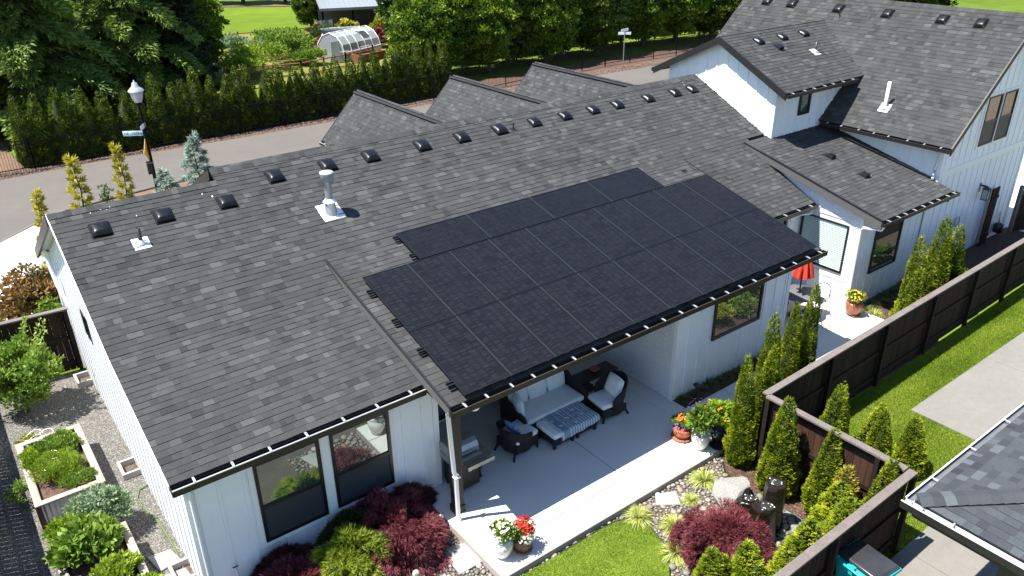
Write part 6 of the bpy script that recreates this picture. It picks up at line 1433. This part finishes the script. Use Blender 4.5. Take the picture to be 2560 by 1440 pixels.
LT = [(26.0, 35.0, 2.0, 6.2, 'bigtree'), (28.6, 36.2, 2.3, 7.5, 'bigtree'), (31.2, 34.8, 2.1, 7.2, 'bigtree'), (33.8, 36.0, 2.4, 8, 'bigdark'), (36.2, 34.6, 2.2, 7, 'bigtree'), (38.9, 36.0, 2.5, 8, 'bigdark'), (41.4, 34.8, 2.3, 7, 'bigdark'),
      (44.0, 36.4, 2.6, 8, 'bigdark'), (47.2, 35.4, 2.6, 7.4, 'bigtree'), (50.6, 35.0, 2.6, 7.2, 'bigtree'), (54.2, 34.2, 2.8, 7.2, 'bigdark'), (58.2, 33, 3, 7, 'bigdark'), (63, 32, 3.2, 7, 'bigdark'), (69, 30, 3.4, 7, 'bigdark'), (76, 28, 3.6, 7, 'bigdark')]
protoL = {}
for i, (x, y, rd, h, m) in enumerate(LT):
    lab = 'leafy green tree behind the iron fence, %s from the left' % ordn(i)
    if i in (0, 1, 2, 3, 5): protoL[i] = leafy_tree(lab, (x, y, G0), 2.3, 7.2, 210, 120, .25, 500+i, m); protoL[i].scale = (rd/2.3, rd/2.3, h/7.2)
    else:
        src = protoL[{'bigtree': [0, 1, 2][i % 3], 'bigdark': [3, 5][i % 2]}[m]]; copy_thing(src, (x, y, G0), R.uniform(0, 6), lab, scale=(rd/2.3, rd/2.3, h/7.2))
for i, (x, y) in enumerate([(30, 42), (35, 42), (40, 43), (45.5, 43), (51, 42), (57, 41), (63.5, 39), (70, 37), (79, 35), (36, 50), (43, 51), (50, 51), (58, 49)]):
    copy_thing(protoL[3 if i % 2 else 5], (x, y, G0), R.uniform(0, 6), 'deep green tree in the second rank behind the roadside trees, %s from the left' % ordn(i), 'second rank of trees', scale=(1.35, 1.35, 1.35))
copy_thing(protoL[1], (14.2, 46, G0), 1, 'bright yellow-green tree glowing between the cedars', 'bright trees between the cedars', scale=(1.1, 1.1, .95)); copy_thing(protoL[2], (10.5, 47, G0), 2, 'bright green tree partly hidden behind the second cedar', 'bright trees between the cedars', scale=(1.3, 1.3, 1.0)); copy_thing(protoL[2], (5.5, 48, G0), 4, 'bright green tree behind the left cedar', 'bright trees between the cedars', scale=(1.3, 1.3, 1.0))
for i, (x, y, s) in enumerate([(21, 95, 1.2), (25.2, 92.5, 1.2), (29, 89.5, 1.2), (33, 87, 1.25), (37, 84, 1.2), (41, 81, 1.2), (45, 78, 1.2)]):
    copy_thing(protoL[5], (x, y, G0), i, 'dark tree along the far end of the big lawn, %s from the left' % ordn(i), 'trees at the far end of the lawn', scale=(s, s, s*.8))
copy_thing(protoL[3], (30.5, 62.5, G0), 3, 'dark tree overhanging the metal-roofed shelter', scale=(.75, .75, .9))
sheet('mirrored_field', [(36, -24), (75, -24), (75, -4), (36, -4)], G0+.01, 'drysoil')  # unseen ground, added for the upper windows to reflect
sheet('far_bed', [(18, 93.5), (27, 87.6), (39, 78.5), (46, 73), (48, 75), (40, 82), (28, 91), (19, 96)], G0+.01, 'drysoil')
sheet('dry_lawn', [(15.8, 50), (20, 47), (25, 47), (27, 62), (20, 66)], G0+.016, 'dryfar')

# ================================================================== vegetable garden across the road
def rail_fence(label, pts, h=1.0, m='trellis', group='rust brown garden fences'):
    t = thing('garden_fence', label, 'fence', (pts[0][0], pts[0][1], G0), 0, group); o0 = Vector((pts[0][0], pts[0][1], 0))
    for (a, b) in zip(pts[:-1], pts[1:]):
        a, b = Vector((*a, 0))-o0, Vector((*b, 0))-o0; d = b-a; L = d.length; k = max(1, round(L/2.4))
        for i in range(k+1):
            p = a+d*(i/k); ob('post', B(p.x-.05, p.x+.05, p.y-.05, p.y+.05, 0, h+.05), m, t)
        for z in (h-.12, .1): ob('rail', MB().tube([a+Vector((0, 0, z)), b+Vector((0, 0, z))], .045, 4), m, t)
    return t
rail_fence('rust brown post-and-rail fence at the back of the vegetable garden', [(17.0, 57.5), (19.5, 58.8), (26.9, 57.5), (30.2, 58.0)])
rail_fence('rust brown post-and-rail fence along the near side of the vegetable garden', [(15.6, 43.5), (20.5, 42.2), (24.4, 43.2), (27.5, 44.8), (31.5, 46.8)])
for i, (x, y, rd, m, lab, lf) in enumerate([(18.9, 46.0, (1.7, 1.3, 1.1), 'leaflight', 'big feathery bright green plant in the vegetable garden', .2), (17.3, 44.6, (1.4, 1.1, .7), 'leaflight', 'low light green crop at the near left of the garden', .2), (21.6, 47.4, (1.2, 1.1, 1.2), 'leaf', 'bushy green plant right of the feathery one', .25), (20.9, 50.0, (2.0, 1.2, .7), 'peas', 'grey-green crop under the netting tunnel', .2),
        (23.8, 49.6, (1.1, 1, .7), 'leaf', 'green squash plant in the middle of the garden', .25), (16.4, 50.0, (.7, .7, 1.4), 'leaf', 'climbing beans on poles at the left of the garden', .2), (25.2, 47.6, (.8, .7, .8), 'barberry', 'dark red leafy plant in the garden', .2), (26.4, 50.8, (1.2, .8, .9), 'bigdark', 'green plants beside the greenhouse door', .22), (26.2, 46.6, (.7, .6, .8), 'lime', 'yellow-green plant in front of the greenhouse', .2), (19.4, 54.5, (2.0, 1.2, .6), 'peas', 'pale crop near the back garden fence', .22), (24.0, 54.5, (2.0, 1.2, .7), 'leaf', 'low green rows near the back garden fence', .22), (22.6, 45.6, (1.0, .7, .6), 'leaf', 'low blue-green cabbages near the front fence', .22)]):
    veg('garden_plant', lab, (x, y, G0), tuple(q*1.35 for q in rd), 46, 70, lf, 600+i, m, .4, .45)
for i, (x, y, rd, m, lab) in enumerate([(27.6, 54.2, (1.2, 1.0, 1.0), 'barberry', 'crimson shrub left of the greenhouse'), (30.8, 49.0, (1.7, 1.0, 1.0), 'barberry', 'crimson shrub right of the greenhouse'), (29.4, 52.6, (1.2, 1.0, 1.3), 'yellowbush', 'yellow-green shrub behind the greenhouse, left one'), (31.9, 51.4, (1.0, .9, 1.3), 'yellowbush', 'yellow-green shrub behind the greenhouse, right one'), (30.7, 52.2, (1.0, .9, .9), 'leaf', 'green shrub between the two yellow shrubs')]):
    veg('garden_shrub', lab, (x, y, G0), rd, 40, 70, .26, 650+i, m, .3, .5, cat='shrub')
# netting tunnel hoops
t = thing('hoop_tunnel', 'row of thin white hoops over a garden bed', 'garden hoops', (20.9, 50.2, G0), radians(-10))
for k in range(14): ob('hoop', MB().tube([(k*.34-2.3, .9*cos(a), 1.0*sin(a)) for a in np.linspace(0, pi, 12)], .009, 4), 'steel', t)
t = thing('garden_arch', 'single white arch standing among the garden plants', 'garden hoop', (25.6, 49.4, G0), radians(60)); ob('hoop', MB().tube([(1.0*cos(a), 0, 1.5*sin(a)) for a in np.linspace(0, pi, 14)], .035, 5), 'pvc', t)
for k, (x, y) in enumerate([(16.0, 50.3), (16.4, 49.6), (16.9, 50.5)]): tag(ob('bean_pole', MB().tube([(x, y, G0), (x+.1, y, 2.1)], .03, 5), 'trellis'), 'brown bean pole at the left of the vegetable garden, %s of three' % ordn(k), 'pole')
t = thing('garden_bed', 'brown timber raised bed by the near garden fence', 'planter', (27.0, 44.6, G0), radians(17))
for (a0, a1, b0, b1) in [(-1.3, 1.3, -.55, -.48), (-1.3, 1.3, .48, .55), (-1.3, -1.23, -.47, .47), (1.23, 1.3, -.47, .47)]: ob('side_board', B(a0, a1, b0, b1, 0, .6), 'trellis', t)
ob('soil', B(-1.22, 1.22, -.47, .47, .1, .45), 'soil', t)
t = thing('garden_bed', 'brown timber raised bed left of the greenhouse door', 'planter', (27.6, 47.2, G0), radians(17))
for (a0, a1, b0, b1) in [(-1.3, 1.3, -.45, -.38), (-1.3, 1.3, .38, .45), (-1.3, -1.23, -.37, .37), (1.23, 1.3, -.37, .37)]: ob('side_board', B(a0, a1, b0, b1, 0, .6), 'trellis', t)
ob('soil', B(-1.22, 1.22, -.37, .37, .1, .45), 'soil', t)
t = thing('laundry', 'white and blue cloths hanging by the garden fence', 'cloth', (28.0, 55.5, .2))
for k in range(4): ob('cloth', MB().add([(k*.35, 0, .0), (k*.35+.4, .1, .05), (k*.35+.4, .05, 1.3), (k*.35, 0, 1.25)], [(0, 1, 2, 3)]), ['cushion', 'blanket_w', 'blanket', 'cushion'][k], t)
# greenhouse: curved walls, ribs along
t = thing('greenhouse', 'small curved greenhouse with white ribs and translucent panels', 'greenhouse', (26.6, 46.9, G0), radians(22))
gw, gl, gh = 1.35, 4.2, 2.6
def gprof(s):
    return [(-gw, 0), (-gw*1.02, .9), (-gw*.88, 1.6), (-gw*.55, 2.25), (0, gh), (gw*.55, 2.25), (gw*.88, 1.6), (gw*1.02, .9), (gw, 0)]
pr = gprof(0); n = len(pr)
t.scale = (1, 1, .78)
for i in range(n-1):
    (y0, z0), (y1, z1) = pr[i], pr[i+1]; ob('panel', MB().add([(-gl/2, y0, z0), (gl/2, y0, z0), (gl/2, y1, z1), (-gl/2, y1, z1)], [(0, 1, 2, 3)], .5), 'poly', t)
for k in range(6):
    x = -gl/2+gl*k/5; ob('rib', MB().tube([(x, y*1.01, z*1.01) for y, z in pr], .04, 5), 'trim', t)
for (y, z) in (pr[1], pr[4], pr[7]): ob('purlin', MB().tube([(-gl/2, y*1.01, z*1.01), (gl/2, y*1.01, z*1.01)], .035, 5), 'trim', t)
for x in (-gl/2, gl/2): ob('end_panel', MB().add([(x, y, z) for y, z in pr], [tuple(range(n))]), 'poly', t)
ob('roof_hatch', B(.3, 1.1, -.9, -.3, 2.45, 2.5), 'trim', t); ob('door', B(-gl/2-.9, -gl/2-.02, -.9, -.85, .05, 2.0), 'poly', t)
ob('potting_shelf', B(-1.8, 1.8, -.9, -.3, .8, .85), 'trim', t)
# metal-roofed shelter
t = thing('garden_shelter', 'open shelter with grey metal roof and dark posts beyond the greenhouse', 'shelter', (33.4, 57.0, G0), radians(-20))
mb = MB(); mb.prism([(-4.2, -3, 2.5), (4.2, -3, 2.5), (4.2, 3, 3.3), (-4.2, 3, 3.3)], 0, (0, 0, .08)); rf = ob('roof', mb, 'metalroof', t)
for k in range(20): ob('roof_seam', MB().tube([(-4.1+k*.43, -3, 2.6), (-4.1+k*.43, 3, 3.4)], .025, 4), 'metalroof', rf)
for x in (-4, -1.4, 1.4, 4): ob('post', B(x-.09, x+.09, -2.8, -2.62, 0, 2.5), 'iron', t); ob('post', B(x-.09, x+.09, 2.6, 2.78, 0, 3.2), 'iron', t)
ob('fascia', B(-4.25, 4.25, -3.1, -3.01, 2.4, 2.62), 'metalroof', t); ob('back_panel', B(-4, 4, 2.4, 2.46, 0, 2.6), 'soffit', t)
for x in (2.4, 3.1): ob('timber_post', B(x-.08, x+.08, -3.6, -3.44, 0, 2.4), 'trellis', t)
t = thing('greenhouse_lean_to', 'low white framed cold frame behind the greenhouse', 'cold frame', (27.4, 50.2, G0), radians(-18)); ob('frame', MB().box(-1.6, 1.6, -.05, .05, 1.6, 1.75).box(-1.6, -1.5, -.05, .05, 0, 1.6).box(1.5, 1.6, -.05, .05, 0, 1.6), 'trim', t); ob('panel', B(-1.5, 1.5, -.02, .02, .1, 1.6), 'poly', t)
